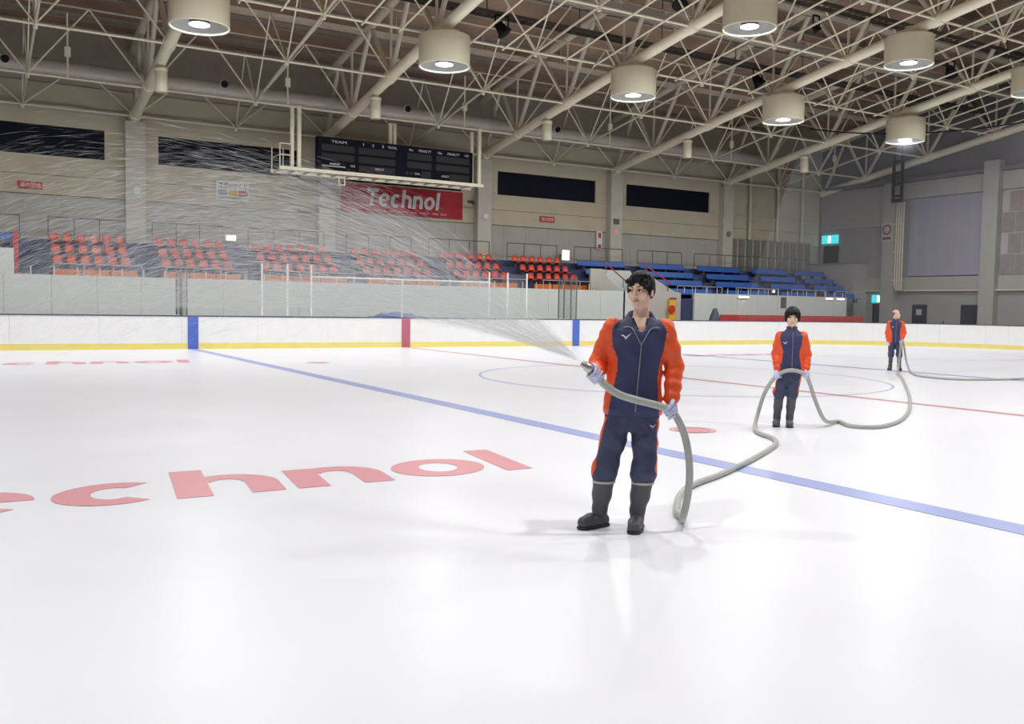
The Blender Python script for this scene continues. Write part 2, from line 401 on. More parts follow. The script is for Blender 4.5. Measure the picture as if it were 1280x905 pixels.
# ------------------------------------------------------------------ hall: far wall with pillars and night windows
S, X0 = 8.079, -0.236
RX = [X0+S*i for i in range(-2, 6)]           # roof frames; index 2 is the pillar nearest the left edge
YW_, ENDX = 10.0, 40.3
def zb(Y): s = 9.6-Y; return 8.97+0.18*s-0.0008*s*s          # underside line of the roof frames
ROOF_UP = 3.45
wall = box('wall_far', -16.6, ENDX+.3, YW_+.06, YW_+.4, -0.06, 12.35, M_WALLGREY); tag(wall, kind='structure')
pillars = []
WIN_Z0, WIN_Z1 = 7.16, 8.32
for i in range(-2, 5):
    xa, xb = X0+S*i, X0+S*(i+1)
    xb2 = min(xb, ENDX)
    wx0, wx1 = xa+.95, xb-1.1
    last = i == 4
    # lower storey panels, 1.2 m wide
    n = 6
    for k in range(n):
        a, b = xa+(xb2-xa)*k/n, xa+(xb2-xa)*(k+1)/n
        box('panel', a+.004, b-.004, YW_-.02, YW_+.06, 3.6, 5.6, M_WALLGREY, wall)
    for z0, z1, m in ((5.64, 6.38, M_WALL), (6.40, WIN_Z0-.01, M_WALL)):
        box('panel', xa+.01, xb2-.01, YW_-.06, YW_+.06, z0, z1, m, wall)
    if last:
        box('panel', xa+.01, xb2-.01, YW_-.06, YW_+.06, WIN_Z0, 8.98, M_WALL, wall)
    else:
        box('panel', xa+.01, wx0, YW_-.06, YW_+.06, WIN_Z0, 8.98, M_WALL, wall)
        box('panel', wx1, xb-.01, YW_-.06, YW_+.06, WIN_Z0, 8.98, M_WALL, wall)
        box('panel', wx0, wx1, YW_-.06, YW_+.06, WIN_Z1, 8.98, M_WALL, wall)
        wn = box('window_%d' % (i+3), wx0+.01, wx1-.01, YW_+.02, YW_+.058, WIN_Z0+.005, WIN_Z1-.005, M_NIGHT)
        tag(wn, kind='structure')
    box('beam', xa+.01, xb2-.01, YW_-.16, YW_+.06, 9.0, 9.12, M_CREAM_D, wall)
    box('panel', xa+.01, xb2-.01, YW_-.02, YW_+.06, 9.14, 9.95, M_WALL, wall)
    box('panel', xa+.01, xb2-.01, YW_+.0, YW_+.06, 10.0, 12.3, M_UPWALL, wall)
for i in range(-2, 6):
    x = X0+S*i
    if i == 5: continue
    p = box('pillar', x-.38, x+.38, 9.5, YW_+.0, -0.06, 8.75, M_PILLAR, wall)
    box('pillar_head', x-.17, x+.17, 9.5, 9.75, 8.75, 9.0, M_CREAM_D, wall)
    if i in (0, 2, 4):
        MB().lathe([(0, 0.0), (0.1, 0.0), (0.17, 0.03), (0.17, 0.08), (0, 0.08)], n=20)
        d = MB(); c = np.array((x+.03, 9.5, 5.97))
        for rr, m in ((.17, M_WHITE),):
            ang = np.arange(20)*2*math.pi/20
            front = [(c[0]+rr*.85*math.cos(t), c[1]-.07, c[2]+rr*.85*math.sin(t)) for t in ang]; back = [(c[0]+rr*math.cos(t), c[1]-.0, c[2]+rr*math.sin(t)) for t in ang]
            d.add(front+back, [tuple(range(20))]+[(j, j+20, (j+1) % 20+20, (j+1) % 20) for j in range(20)])
        o = d.build('wall_speaker', M_WHITE if i < 4 else M_GRILLE_D, None, org=(c[0], 9.5, c[2]))
        tag(o, 'round speaker disc on the '+{0: 'left pillar beside the lottery sign', 2: 'pillar right of the red banner', 4: 'pillar nearest the far corner'}[i], 'speaker', 'round pillar speakers')
# last bay: grille panels above the top row and conduits
gr = empty('wall_grille', (36.2, 9.85, 3.9), 'row of grey perforated panels on the wall in the far corner', 'grille')
for k in range(11):
    a = 32.7+k*.62; box('slat', a, a+.4, 9.8, 9.9, 4.0, 5.75, M_GRILLE_D, gr)
box('frame', 32.55, 39.6, 9.88, 9.93, 3.95, 5.85, M_GRILLE, gr)
for k, (x, lab) in enumerate(((34.0, 'pale vertical wall pipe beside the last pillar'), (36.3, 'pale vertical wall pipe in the middle of the corner bay'), (38.4, 'pale vertical wall pipe nearest the far corner'))):
    o = MB().tube([(x, 9.72, 5.75), (x, 9.72, 10.2)], .1, 10).build('wall_pipe', M_CREAM_D, None, org=(x, 9.72, 5.75)); tag(o, lab, 'pipe', 'corner wall pipes')

# ------------------------------------------------------------------ hall: end wall
ew = box('wall_right', ENDX+.06, ENDX+.4, -30, YW_+.4, -0.06, 9.0, M_ENDWALL); tag(ew, kind='structure')
gv = [(ENDX+.08, y, z) for y, z in ((YW_+.4, 9.0), (YW_+.4, zb(YW_)+ROOF_UP+.1), (-15, zb(-15)+ROOF_UP+.1), (-30, zb(-1)+ROOF_UP+.1), (-30, 9.0))]
MB().prism(gv, (.3, 0, 0)).build('gable', M_GABLE, ew)
PE = [4.55, -1.57, -7.7, -13.8]
for y in PE: box('pillar', ENDX-.45, ENDX+.06, y-.42, y+.42, -.06, 9.0 if y > 0 else 9.55, M_ENDPILLAR, ew)
edges = [YW_-.1]+PE+[-20]
for k in range(len(edges)-1):
    y1, y0 = edges[k]-.43 if k else edges[k], edges[k+1]+.43
    box('panel', ENDX-.05, ENDX+.06, y0, y1, -.06, 2.78, M_ENDWALL, ew)
    box('ledge', ENDX-.3, ENDX+.06, y0, y1, 2.8, 2.88, M_CREAM_D, ew)
    box('panel', ENDX-.12, ENDX+.06, y0, y1, 2.9, 3.6, M_ENDPILLAR, ew)
    if k == 0:
        box('panel', ENDX-.05, ENDX+.06, y0, y1, 3.62, 6.6, M_ENDWALL, ew); box('panel', ENDX-.05, ENDX+.06, y0, y1, 6.62, 8.95, M_ENDPILLAR, ew)
    else:
        box('panel', ENDX-.08, ENDX+.06, y0, y1, 8.05, 8.98, M_ENDPILLAR, ew)
    box('beam', ENDX-.35, ENDX+.06, y0-.4, y1+.4, 9.02, 9.2, M_GABLE, ew)
blind = MB(); nb = 28
for j in range(nb+1):
    y = 3.4+(-1.05-3.4)*j/nb; dx = .02*math.sin(j*2.3)+.012*math.sin(j*5.1)
    blind.v += [(ENDX-.12+dx*.3, y, 8.0), (ENDX-.14+dx, y, 3.66)]
blind.f = [(2*j, 2*j+1, 2*j+3, 2*j+2) for j in range(nb)]; blind.sm = [True]*nb; blind.mi = [0]*nb
o = blind.build('hanging_blind', M_BLIND, None, org=(ENDX-.1, 1.2, 3.66)); tag(o, 'pale lavender blind covering the tall window in the end wall', 'blind')
box('tile_bed', ENDX-.02, ENDX+.06, -7.25, -2.0, 3.62, 8.0, mat('tile_bed', (176, 172, 168), .8), ew)
for row in range(4):
    for k in range(14):
        y1 = -2.05-(k+(.5 if row % 2 else 0))*.72
        if y1 < -7.2: continue
        box('tile', ENDX-.06, ENDX+.06, y1-.66, y1, 3.66+row*1.08, 3.66+row*1.08+1.01, random.choice([M_TILE, M_TILE, M_TILE2]), ew)
# doors, exit signs, prohibition plate, speaker duct
for k, (y0, y1, z1) in enumerate(((4.72, 5.74, 2.08), (2.12, 3.05, 2.05), (-.9, .05, 2.05))):
    y0, y1 = y0+.0, y1+.0
    d = box('door_%d' % (k+1), ENDX-.10, ENDX-.05, y0, y1, -.05, z1, M_DOOR); tag(d, kind='structure')
    if k == 1: box('notice', ENDX-.115, ENDX-.10, y0+.32, y0+.66, 1.45, 1.78, M_GRILLE, d)
def exit_sign(y, z, wd, ht, label):
    e = empty('exit_sign', (ENDX-.12, y, z), label, 'exit sign', 'lit exit signs')
    box('case', ENDX-.18, ENDX-.06, y-wd/2, y+wd/2, z, z+ht, M_EXIT, e)
    b = MB(); X = ENDX-.185
    b.prism([(X, y+q*wd*.5, z+r*ht) for q, r in ((-.16, .1), (.16, .1), (.16, .9), (-.16, .9))], (-.01, 0, 0)); b.build('pictogram', M_EXITW, e)
exit_sign(9.05, 5.78, 1.2, .52, 'green lit exit sign high on the wall above the dark upper doorway')
exit_sign(5.28, 2.14, .95, .46, 'green lit exit sign above the dark ground-floor doorway')
d = box('door_4', ENDX-.10, ENDX-.05, 8.4, 9.55, 4.48, 5.64, M_DOOR); tag(d, kind='structure')
lnd = empty('stair_landing', (ENDX-1, 8.2, 0), 'grey landing block with a sloping handrail below the upper doorway', 'landing')
box('parapet', ENDX-1.2, ENDX-.05, 6.2, 9.95, -.05, 4.42, M_ENDPILLAR, lnd); box('coping', ENDX-1.25, ENDX-.05, 6.15, 9.95, 4.42, 4.5, M_GRILLE_D, lnd)
member('handrail', (ENDX-1.3, 9.0, 3.6), (ENDX-1.3, 6.6, 2.6), .04, M_DARKRAIL, lnd)
pl = empty('warning_plate', (ENDX-.46, 4.6, 5.7), 'dark red round prohibition plate on the end wall pillar', 'sign')
box('plate', ENDX-.50, ENDX-.47, 4.28, 5.0, 5.68, 6.75, M_GRILLE, pl)
b = MB(); c = (ENDX-.505, 4.64, 6.35)
b.add([(c[0], c[1]+.3*math.cos(t), c[2]+.3*math.sin(t)) for t in np.arange(20)*math.pi/10]+[(c[0], c[1]+.21*math.cos(t), c[2]+.21*math.sin(t)) for t in np.arange(20)*math.pi/10],
      [(i, (i+1) % 20, (i+1) % 20+20, i+20) for i in range(20)]); b.build('emblem', mat('plate_maroon', (110, 62, 66), .6), pl)
box('caption', ENDX-.507, ENDX-.5, 4.36, 4.92, 5.78, 5.92, mat('plate_maroon', (110, 62, 66)), pl)
ls = empty('speaker_column', (39.3, 3.7, 7.9), 'black openwork column hanging in front of the end wall pillar', 'frame')
for dy in (-.28, .28): box('upright', 39.3, 39.42, 3.7+dy-.07, 3.7+dy+.07, 7.85, 10.9, M_BLACK, ls)
for k in range(5): box('rung', 39.32, 39.4, 3.45, 3.95, 8.1+k*.65, 8.22+k*.65, M_BLACK, ls)
box('end_block', 39.25, 39.45, 3.4, 4.0, 7.8, 8.0, M_BLACK, ls)
cp = empty('conduit_bundle', (ENDX-.5, 3.75, 2.9), 'bundle of pale vertical conduits running down beside the end wall pillar', 'conduit')
for k in range(4): MB().tube([(ENDX-.5, 4.0-k*.15, 7.85), (ENDX-.5, 4.0-k*.15, 3.1), (ENDX-.5, 3.85-k*.1, 2.85), (ENDX-.5, 3.4-k*.05, 2.8)], .045, 6).build('conduit', M_CREAM_D, cp)

for z in (3.4, 5.0, 6.6): box('bracket', ENDX-.52, ENDX-.46, 3.5, 4.2, z, z+.06, M_CREAM_D, cp)
# ------------------------------------------------------------------ roof deck
rf = empty('ceiling', (10, -15, 12), kind='structure')
def deck(ya, yb, za, zb_):
    ny = 12; vs = []; fs = []
    for i in range(ny+1):
        y = ya+(yb-ya)*i/ny; z = (zb(y) if y >= -15 else zb(-30-y))+ROOF_UP
        vs += [(-17, y, z), (ENDX+.4, y, z), (-17, y, z+.12), (ENDX+.4, y, z+.12)]
    for i in range(ny): a = 4*i; fs += [(a, a+1, a+5, a+4), (a+2, a+6, a+7, a+3)]
    return MB().add(vs, fs).build('deck', M_ROOF, rf)
deck(10.4, -15, 0, 0); deck(-15, -40.4, 0, 0)
y = 9.0
while y > -20:
    z = (zb(y) if y >= -15 else zb(-30-y))+ROOF_UP
    b = MB().box(-17, ENDX, y-.04, y+.04, z-.22, z-.0); b.box(-17, ENDX, y-.1, y+.1, z-.24, z-.21); b.build('purlin', M_PURLIN, rf)
    y -= 1.98
# ------------------------------------------------------------------ roof frames (space truss)
YN = [9.6, 6.55, 2.45, -1.5, -5.45, -9.4, -13.35]
YT = [8.1, 4.5, 0.5, -3.5, -7.4, -11.4]
TH = 2.75
def zbm(Y): return zb(Y) if Y >= -15 else zb(-30-Y)
FR = list(range(-1, 6))
def frame_name(i): return 'against the end wall' if i == 5 else ORD[i]+' from the left' if i >= 0 else 'left of the lottery-sign bay, outside the picture'
for i in FR:
    x = X0+S*i
    e = empty('roof_frame', (x, 9.6, 8.97), 'cream tubular roof frame '+('rising along the end wall' if i == 5 else 'springing from the %s wall pillar' % (ORD[i]+' visible' if i >= 0 else 'unseen left')), 'roof frame', 'tubular roof frames')
    pts = [(x, y, zbm(y)) for y in np.linspace(9.75, -17, 14)]
    MB().tube(pts, .2, 14).build('bottom_chord', M_CREAM, e)
    MB().tube([(x, y, zbm(y)+TH) for y in np.linspace(10.0, -15, 12)], .17, 12).build('top_chord', M_CREAM_D, e)
    for j, y in enumerate(YN[:-1]):
        z = zbm(y)
        if j < len(YT): member('web', (x, y, z), (x, YT[j], zbm(YT[j])+TH), .1, M_CREAM_D, e, 8)
        if j > 0:
            member('web', (x, y, z), (x, YT[j-1], zbm(YT[j-1])+TH), .09, M_CREAM_D, e, 8)
            member('post', (x, y, z), (x, y, zbm(y)+TH), .055, M_CREAM_D, e)
        MB().tube([(x, y+.22, zbm(y+.22)), (x, y-.22, zbm(y-.22))], .235, 14).build('node_collar', M_CREAM, e)
for i in range(-1, 5):
    xa, xb = X0+S*i, X0+S*(i+1); xm = (xa+xb)/2; bay = ORD[i+1]
    for j, y in enumerate(YN):
        z = zbm(y); zt = zbm(y)+TH-.2
        e = empty('roof_lattice', (xm, y, z), 'thin lattice in the %s roof bay from the left, %s line from the wall' % (bay, ORD[j]), 'roof lattice', 'cross lattices of the roof')
        member('bottom_bar', (xa, y, z), (xb, y, z), .048, M_CREAM, e)
        if 0 < j: member('top_bar', (xa, y, zt), (xb, y, zt), .035, M_CREAM_D, e)
        q = S/4; zz = zt if j else z+1.75
        for a, b in (((xa, y, z), (xa+q, y, zz)), ((xa+q, y, zz), (xm, y, z)), ((xm, y, z), (xb-q, y, zz)), ((xb-q, y, zz), (xb, y, z))):
            member('web', a, b, .034, M_CREAM, e)
        member('node', (xm, y, z-.16), (xm, y, z+.06), .075, M_CREAM, e, 8)
    e = empty('roof_stringer', (xm, YN[1], zbm(YN[1])), 'thin cream stringer frame down the middle of the %s roof bay from the left' % bay, 'roof stringer', 'middle stringers of the roof')
    for j in range(0, len(YN)-1):
        y0, y1 = YN[j], YN[j+1]
        member('chord', (xm, y0, zbm(y0)), (xm, y1, zbm(y1)), .05, M_CREAM_D, e)
        for ya in (y0, y1): member('web', (xm, ya, zbm(ya)), (xm, YT[j], zbm(YT[j])+TH-.2), .03, M_CREAM, e)
    member('hanger', (xm+1.3, YN[1], zbm(YN[1])), (xm+1.3, YN[1], zbm(YN[1])+2.3), .035, M_CREAM, e)
    box('junction_box', xm+1.2, xm+1.4, YN[1]-.06, YN[1]+.06, zbm(YN[1])+.75, zbm(YN[1])+1.1, M_CREAM, e)
    for k, f in enumerate((1/6, 2/6, 4/6, 5/6)):
        x = xa+S*f
        o = MB().tube([(x, y, zbm(y)-.07) for y in (-1.4, -5.5, -9.4, -13.3)], .035, 6).build('sprinkler_pipe', M_CREAM, None, org=(x, -1.4, zbm(-1.4)))
        tag(o, 'slim roof pipe, %s from the left in the %s roof bay' % (ORD[k], bay), 'pipe', 'slim roof pipes')

# ------------------------------------------------------------------ air duct along the far wall
du = empty('air_duct', (10, 8.0, 9.9), 'long silver round air duct with dark nozzles under the roof', 'duct')
xs = list(np.arange(-16, 34.6, 3.37))
for a, b in zip(xs[:-1], xs[1:]):
    MB().tube([(a, 8.0, 10.09), (b, 8.0, 10.09)], .335, 24, caps=False).build('duct_section', M_DUCT, du)
    MB().tube([(b-.03, 8.0, 10.09), (b+.03, 8.0, 10.09)], .35, 24).build('joint_ring', M_DUCT, du)
for px, py in ((6, 72), (280, 104), (509, 135), (696, 161)):
    p = at_y(px, py, 7.7)
    MB().tube([(p[0], 7.8, p[2]-.02), (p[0]-.02, 7.62, p[2]-.05)], [.15, .17], 14).build('nozzle', M_DUCT, du)
    MB().tube([(p[0], 7.62, p[2]-.05), (p[0], 7.6, p[2]-.055)], .145, 14).build('nozzle_mouth', M_BLACK, du)

# ------------------------------------------------------------------ cable trays and walkway ducts
def tray(name, label, x0, x1, y, z, wd, m, rung=.35):
    e = empty(name, (x0, y, z), label, 'cable tray', 'cable trays under the roof')
    for s in (-1, 1):
        b = MB(); b.box(x0, x1, y+s*wd/2-.02, y+s*wd/2+.02, z, z+.14); b.build('side_rail', m, e)
    n = int((x1-x0)/rung)
    bx = MB().box(0, .05, -wd/2, wd/2, 0, .05).mesh('rung', m)
    for k in range(n): link('rung', bx, e, (k*rung+.1, 0, .03))
    for k in range(int((x1-x0)/S*2)+1):
        member('hanger', (x0+1+k*S/2, y, z), (x0+1+k*S/2, y, min(z+2.5, zbm(y)+ROOF_UP)), .02, m, e)
tray('cable_tray', 'dark ladder cable tray running above the lamps', 5, 39.5, -1.1, 12.0, .45, M_TRAY, .3)
tray('cable_tray', 'pale ladder cable tray close behind the duct side lattices', -4, 39.5, 4.9, 12.4, .35, M_CREAM_D, .6)
tray('cable_tray', 'dark ladder cable tray high above the second lamp row', 12, 39.5, -6.3, 12.9, .5, M_TRAY, .35)
for y, z, x0, lab in ((-2.6, 12.55, 10, 'flat grey service channel along the roof above the dark cable tray'), (-5.0, 13.2, 16, 'flat grey service channel along the roof nearer the ridge')):
    b = MB().box(x0, 39.8, y-.3, y+.3, z, z+.12); b.box(x0, 39.8, y-.32, y-.29, z-.05, z+.2); b.box(x0, 39.8, y+.29, y+.32, z-.05, z+.2)
    o = b.build('service_channel', M_PURLIN, None, org=(x0, y, z)); tag(o, lab, 'channel', 'roof service channels')

# ------------------------------------------------------------------ drum lamps
def make_lamp():
    e = empty('drum_lamp', (0, 0, 0), 'x', 'lamp', 'cream drum lamps under the roof')
    R_ = .87
    MB().lathe([(R_-.04, .02), (R_, 0), (R_+.012, .03), (R_, .06), (R_, 1.0), (R_-.02, 1.03), (R_*.62, 1.06), (R_*.6, 1.2), (.25, 1.24), (.0, 1.24)], n=48).build('shade', M_LAMP, e)
    MB().lathe([(R_-.04, .02), (R_-.04, .6), (.3, .95), (0, .95)], n=48).build('reflector', M_LAMP_IN, e)
    MB().lathe([(.0, .94), (.14, .94), (.16, .4), (.28, .2), (.31, .1), (.0, .1)], n=24).build('lamp_holder', M_STEEL, e)
    MB().lathe([(.0, .085), (.295, .085), (.3, .1)], n=24).build('bulb', M_BULB, e)
    MB().tube([(0, 0, 1.2), (0, 0, 1.42)], .16, 12).build('neck', M_CREAM_D, e)
    ld = bpy.data.lights.new('lamp_light', 'AREA'); ld.shape = 'DISK'; ld.size = .56; ld.energy = LAMP_WATTS; ld.color = (1.0, 0.995, 0.975)
    lo = bpy.data.objects.new('lamp_light', ld); COL.objects.link(lo); lo.parent = e; lo.location = (0, 0, .07)
    return e
lamp0 = make_lamp(); first = True
for row, (Y, Z, rl) in enumerate(((-2.15, 9.62, 'far row'), (-8.25, 10.72, 'second row'), (-21.75, 10.72, 'third row'), (-27.85, 9.62, 'near row'))):
    for i in range(-1, 5):
        o = lamp0 if first else copy_tree(lamp0)
        first = False
        o.location = (X0+S*i, Y, Z)
        o['label'] = 'cream drum lamp, %s, on the %s roof frame' % (rl, (ORD[i]+' visible') if i >= 0 else 'unseen leftmost')

# ------------------------------------------------------------------ small white cylinders under the frames, spotlights
for i in range(0, 5):
    x = X0+S*i; z = 8.88
    e = empty('pendant_canister', (x, 3.95, z), 'small cream canister hanging under the %s visible roof frame' % ORD[i], 'canister', 'cream canisters under the roof frames')
    MB().lathe([(0, 0), (.2, 0), (.215, .02), (.215, .72), (.2, .74), (0, .74)], (x, 3.95, z), 20).build('body', M_LAMP, e)
    MB().lathe([(.0, .72), (.225, .72), (.23, .78), (.225, .84), (0, .84)], (x, 3.95, z), 20).build('collar', M_CREAM, e)
    box('bracket', x-.06, x+.06, 3.9, 4.0, z+.82, zb(3.95)-.15, M_CREAM, e)
for k, (px, py, Y, lab) in enumerate(((627, 36, -1.5, 'black spotlight between the first and second drum lamps of the far row'), (850, 1, -5.2, 'black spotlight at the top edge beside the second row lamp'),
        (947, 101, -1.5, 'black spotlight just left of the third drum lamp of the far row'), (1188, 89, -5.2, 'black spotlight between the two right lamps of the second row'), (1020, 35, -6.0, 'small black spotlight high above the dark cable tray'))):
    p = at_y(px, py, Y); s = 0.8 if k < 4 else .5
    e = empty('spotlight', tuple(p), lab, 'spotlight', 'black spotlights under the roof')
    d = np.array((-.35, -.45, -.82)) if k % 2 else np.array((.5, -.3, -.8))
    MB().tube([p-d*.28*s, p-d*.26*s, p+d*.1*s, p+d*.28*s, p+d*.3*s], [.16*s, .2*s, .26*s, .36*s, .3*s], 16).build('housing', M_BLACK, e)
    b = MB(); b.bar(p+np.array((.34*s, 0, 0)), p+np.array((.34*s, 0, .45)), .04, .04, (0, 1, 0)); b.bar(p-np.array((.34*s, 0, 0)), p+np.array((-.34*s, 0, .45)), .04, .04, (0, 1, 0)); b.bar(p+np.array((-.36*s, 0, .45)), p+np.array((.36*s, 0, .45)), .05, .05)
    b.build('yoke', M_BLACK, e)
    member('hanger', p+np.array((0, 0, .45)), (p[0], p[1], max(zbm(p[1]), p[2]+.5)), .025, M_BLACK, e)
# ------------------------------------------------------------------ spectator stand
YF = 4.8
st = empty('floor_stand', (14, 7, 0), 'stepped navy spectator stand along the far wall', kind='structure')
XS0, XS1 = -9.0, 36.8
for y0, y1, z1 in ((4.95, 6.05, 2.1), (6.05, 6.8, 2.57), (6.8, 7.55, 3.0), (7.55, 8.4, 3.45), (8.4, 9.98, 3.8)):
    box('step', XS0, XS1, y0, y1, -.06, z1, M_STANDFLOOR, st)
# front wall of single panels with small posts
fwl = empty('wall_stand', (14, YF, 0), 'pale grey panelled wall below the spectator seats', kind='structure')
x = -8.1; k = 0
VX0, VX1 = 19.5, 24.6                                   # stair opening in the wall
while x < 36.8:
    x1 = min(x+1.46, 36.85)
    if x1 > 22.1 and x < VX1: pass
    else: box('panel', x+.006, x1-.006, YF, YF+.12, -.06, 2.38, M_STANDWALL, fwl)
    for xx in (x+.1, x+.83):
        if not (VX0 < xx < VX1): member('post', (xx, YF+.06, 2.38), (xx, YF+.06, 2.66), .018, M_WHITE, fwl)
    x = x1; k += 1
box('end_post', 36.8, 36.95, YF-.05, YF+.2, -.06, 2.4, M_DARKRAIL, fwl)

# seats: bucket shell on a bracket
def seat_mesh():
    prof = [(-.34, .02), (-.30, .045), (-.18, .035), (-.06, .03), (.0, .06), (.03, .14), (.05, .24), (.06, .33), (.055, .37)]
    wid = [.13, .15, .155, .155, .155, .16, .155, .14, .1]; m_ = 7; b = MB(); vs = []
    for th in (0, .018):
        for (y, z), wd in zip(prof, wid):
            for c in range(m_):
                t = c/(m_-1)*2-1; lift = .05*abs(t)**3
                vs.append((t*wd, y-lift*(1 if z > .1 else .2)+th, z+(lift if z < .1 else 0)-th*.6))
    n = len(prof); N = n*m_
    fs = []
    for i in range(n-1):
        for c in range(m_-1):
            a = i*m_+c; fs.append((a, a+1, a+m_+1, a+m_)); fs.append((N+a, N+a+m_, N+a+m_+1, N+a+1))
    rim = [i*m_ for i in range(n)]+[(n-1)*m_+c for c in range(1, m_)]+[i*m_+m_-1 for i in range(n-2, -1, -1)]+[c for c in range(m_-2, 0, -1)]
    for q in range(len(rim)): a, c = rim[q], rim[(q+1) % len(rim)]; fs.append((a, N+a, N+c, c))
    return b.add(vs, fs, True).mesh('seat_shell', M_SEAT)
SHELL = seat_mesh()
BRKT = MB().box(-.03, .03, -.05, .1, -.2, .03).mesh('bracket', M_DARKRAIL)
blocks = [(-3.38, 6, .46), (.37, 6, .467), (4.2, 7, .48), (8.53, 7, .478), (12.88, 6, .49), (16.8, 6, .49)]
rows = [('front', 6.5, 2.99, 2.57), ('middle', 7.25, 3.41, 3.0), ('back', 8.0, 3.86, 3.45)]
for bi, (xs_, n, p) in enumerate(blocks):
    for rn, Y, zc, zt in rows:
        for k in range(n):
            e = empty('stadium_seat', (xs_+k*p, Y, zc-.2), 'orange-red seat, %s from the left, %s row, %s seat block from the left' % (ORD[k], rn, ORD[bi]), 'seat', 'orange-red stadium seats')
            link('shell', SHELL, e); link('bracket', BRKT, e)
    # low orange panels and the rail in front of the block
    xa, xb = xs_-.25, xs_+(n-1)*p+.35
    for k in range(3):
        a, b_ = xa+(xb-xa)*k/3, xa+(xb-xa)*(k+1)/3
        o = box('front_panel', a+.03, b_-.03, 5.8, 5.86, 2.1, 2.62, M_ORANGE)
        tag(o, 'low orange panel, %s of three below the %s seat block from the left' % (ORD[k], ORD[bi]), 'panel', 'low orange panels')
    e = empty('guard_rail', ((xa+xb)/2, 5.0, 2.1), 'thin white guard rail in front of the %s seat block from the left' % ORD[bi], 'rail', 'white guard rails')
    for k in range(4): x = xa+(xb-xa)*k/3; member('post', (x, 5.0, 2.1), (x, 5.0, 2.78), .016, M_PALE, e)
    member('rail', (xa, 5.0, 2.78), (xb, 5.0, 2.78), .016, M_PALE, e)
# blue benches
bb = [(20.5, 23.5), (24.5, 27.5), (28.5, 31.6), (32.6, 35.3), (36.1, 38.6)]
for bi, (a, b_) in enumerate([(-8.4, -4.6)]+bb):
    where = 'at the left edge of the picture' if bi == 0 else '%s bench block right of the orange seats' % ORD[bi-1]
    for rn, Y, zt in (('front', 5.7, 2.1), ('second', 6.5, 2.57), ('third', 7.25, 3.0), ('back', 8.0, 3.45)):
        if bi == 0 and rn != 'back': continue
        if bi == 1 and rn in ('front', 'second'): continue
        aa, bx = (a, b_)
        if bi == 1 and rn == 'third': bx = 21.3
        e = empty('bench', ((aa+bx)/2, Y, zt), 'blue slab bench, %s row, %s' % (rn, where), 'bench', 'blue spectator benches')
        box('seat', aa, bx, Y-.38, Y, zt+.2, zt+.25, M_BENCH, e)
        b2 = MB(); b2.prism([(aa, Y-.02, zt+.2), (aa, Y+.02, zt+.2), (aa, Y+.1, zt+.5), (aa, Y+.06, zt+.5)], (bx-aa, 0, 0)); b2.build('backrest', M_BENCH, e)
        for xx in (aa+.2, (aa+bx)/2, bx-.2): box('leg', xx-.03, xx+.03, Y-.3, Y-.02, zt, zt+.2, M_DARKRAIL, e)
for bi, (a, b_) in enumerate(bb[1:]):
    e = empty('guard_rail', ((a+b_)/2, 5.0, 2.1), 'thin white guard rail in front of the %s full blue bench block' % ORD[bi], 'rail', 'white guard rails')
    n = 4
    for k in range(n): x = a+(b_-a)*k/(n-1); member('post', (x, 5.0, 2.1), (x, 5.0, 2.72), .016, M_PALE, e)
    member('rail', (a, 5.0, 2.72), (b_, 5.0, 2.72), .016, M_PALE, e)
# rails along the back walkway
for k, (a, b_) in enumerate([(-7.5, -4.48), (-3.51, -.8), (.24, 3.02), (4.08, 7.41), (8.45, 11.6), (12.5, 15.75), (16.76, 19.68), (20.76, 23.83), (24.85, 27.92), (28.85, 38.0)]):
    e = empty('walkway_rail', ((a+b_)/2, 8.7, 3.8), 'dark thin rail on the back walkway, %s from the left' % ORD[k], 'rail', 'dark walkway rails')
    n = 4 if k < 9 else 9
    for q in range(n): x = a+(b_-a)*q/(n-1); member('post', (x, 8.7, 3.8), (x, 8.7, 4.67), .02, M_DARKRAIL, e)
    member('rail', (a, 8.7, 4.67), (b_, 8.7, 4.67), .022, M_DARKRAIL, e)
    member('rail', (a, 8.7, 4.0), (b_, 8.7, 4.0), .014, M_DARKRAIL, e)
# left parapet block and red post
o = box('stair_block', -8.6, -4.85, 4.96, 6.0, 2.1, 3.25, M_STANDWALL); tag(o, 'pale parapet block below the blue bench at the left edge', 'parapet')
o = box('marker_post', -4.84, -4.68, 5.6, 5.7, 2.1, 3.85, M_RED); tag(o, 'red upright marker beside the left parapet block', 'post')
# stair opening with sloping white parapets and red handrails
vo = empty('wall_stair', (22, YF, 0), 'white stair opening with sloping sides and red handrails in the stand', kind='structure')
MB().prism([(VX0-.1, YF+.5, 2.0), (20.75, YF+.5, 2.55), (20.1, YF+.5, 3.42), (VX0-.1, YF+.5, 3.42)], (0, .12, 0)).build('side_wall', M_WALLGREY, vo)
MB().prism([(20.05, 6.0, 2.0), (23.2, 6.0, 2.0), (22.3, 6.0, 3.42), (20.05, 6.0, 3.42)], (0, .12, 0)).build('back_wall', M_STANDWALL, vo)
MB().prism([(22.1, YF+.02, -.06), (24.6, YF+.02, -.06), (24.6, YF+.02, 2.36), (24.2, YF+.02, 2.42), (22.1, YF+.02, 3.4)], (0, .14, 0)).build('sloping_wall', M_WALLGREY, vo)
box('low_panel', 21.0, 22.1, YF, YF+.12, -.06, 2.38, M_STANDWALL, vo)
for a, b_ in (((20.1, YF+.4, 3.75), (21.4, YF+.4, 2.9)), ((22.1, YF-.02, 3.75), (23.9, YF-.02, 2.8))):
    member('handrail', a, b_, .035, M_RED, vo)
    for t in (0.1, .9):
        p = np.array(a)*(1-t)+np.array(b_)*t; member('bracket', p, p-np.array((0, 0, .45)), .018, M_STEEL, vo)
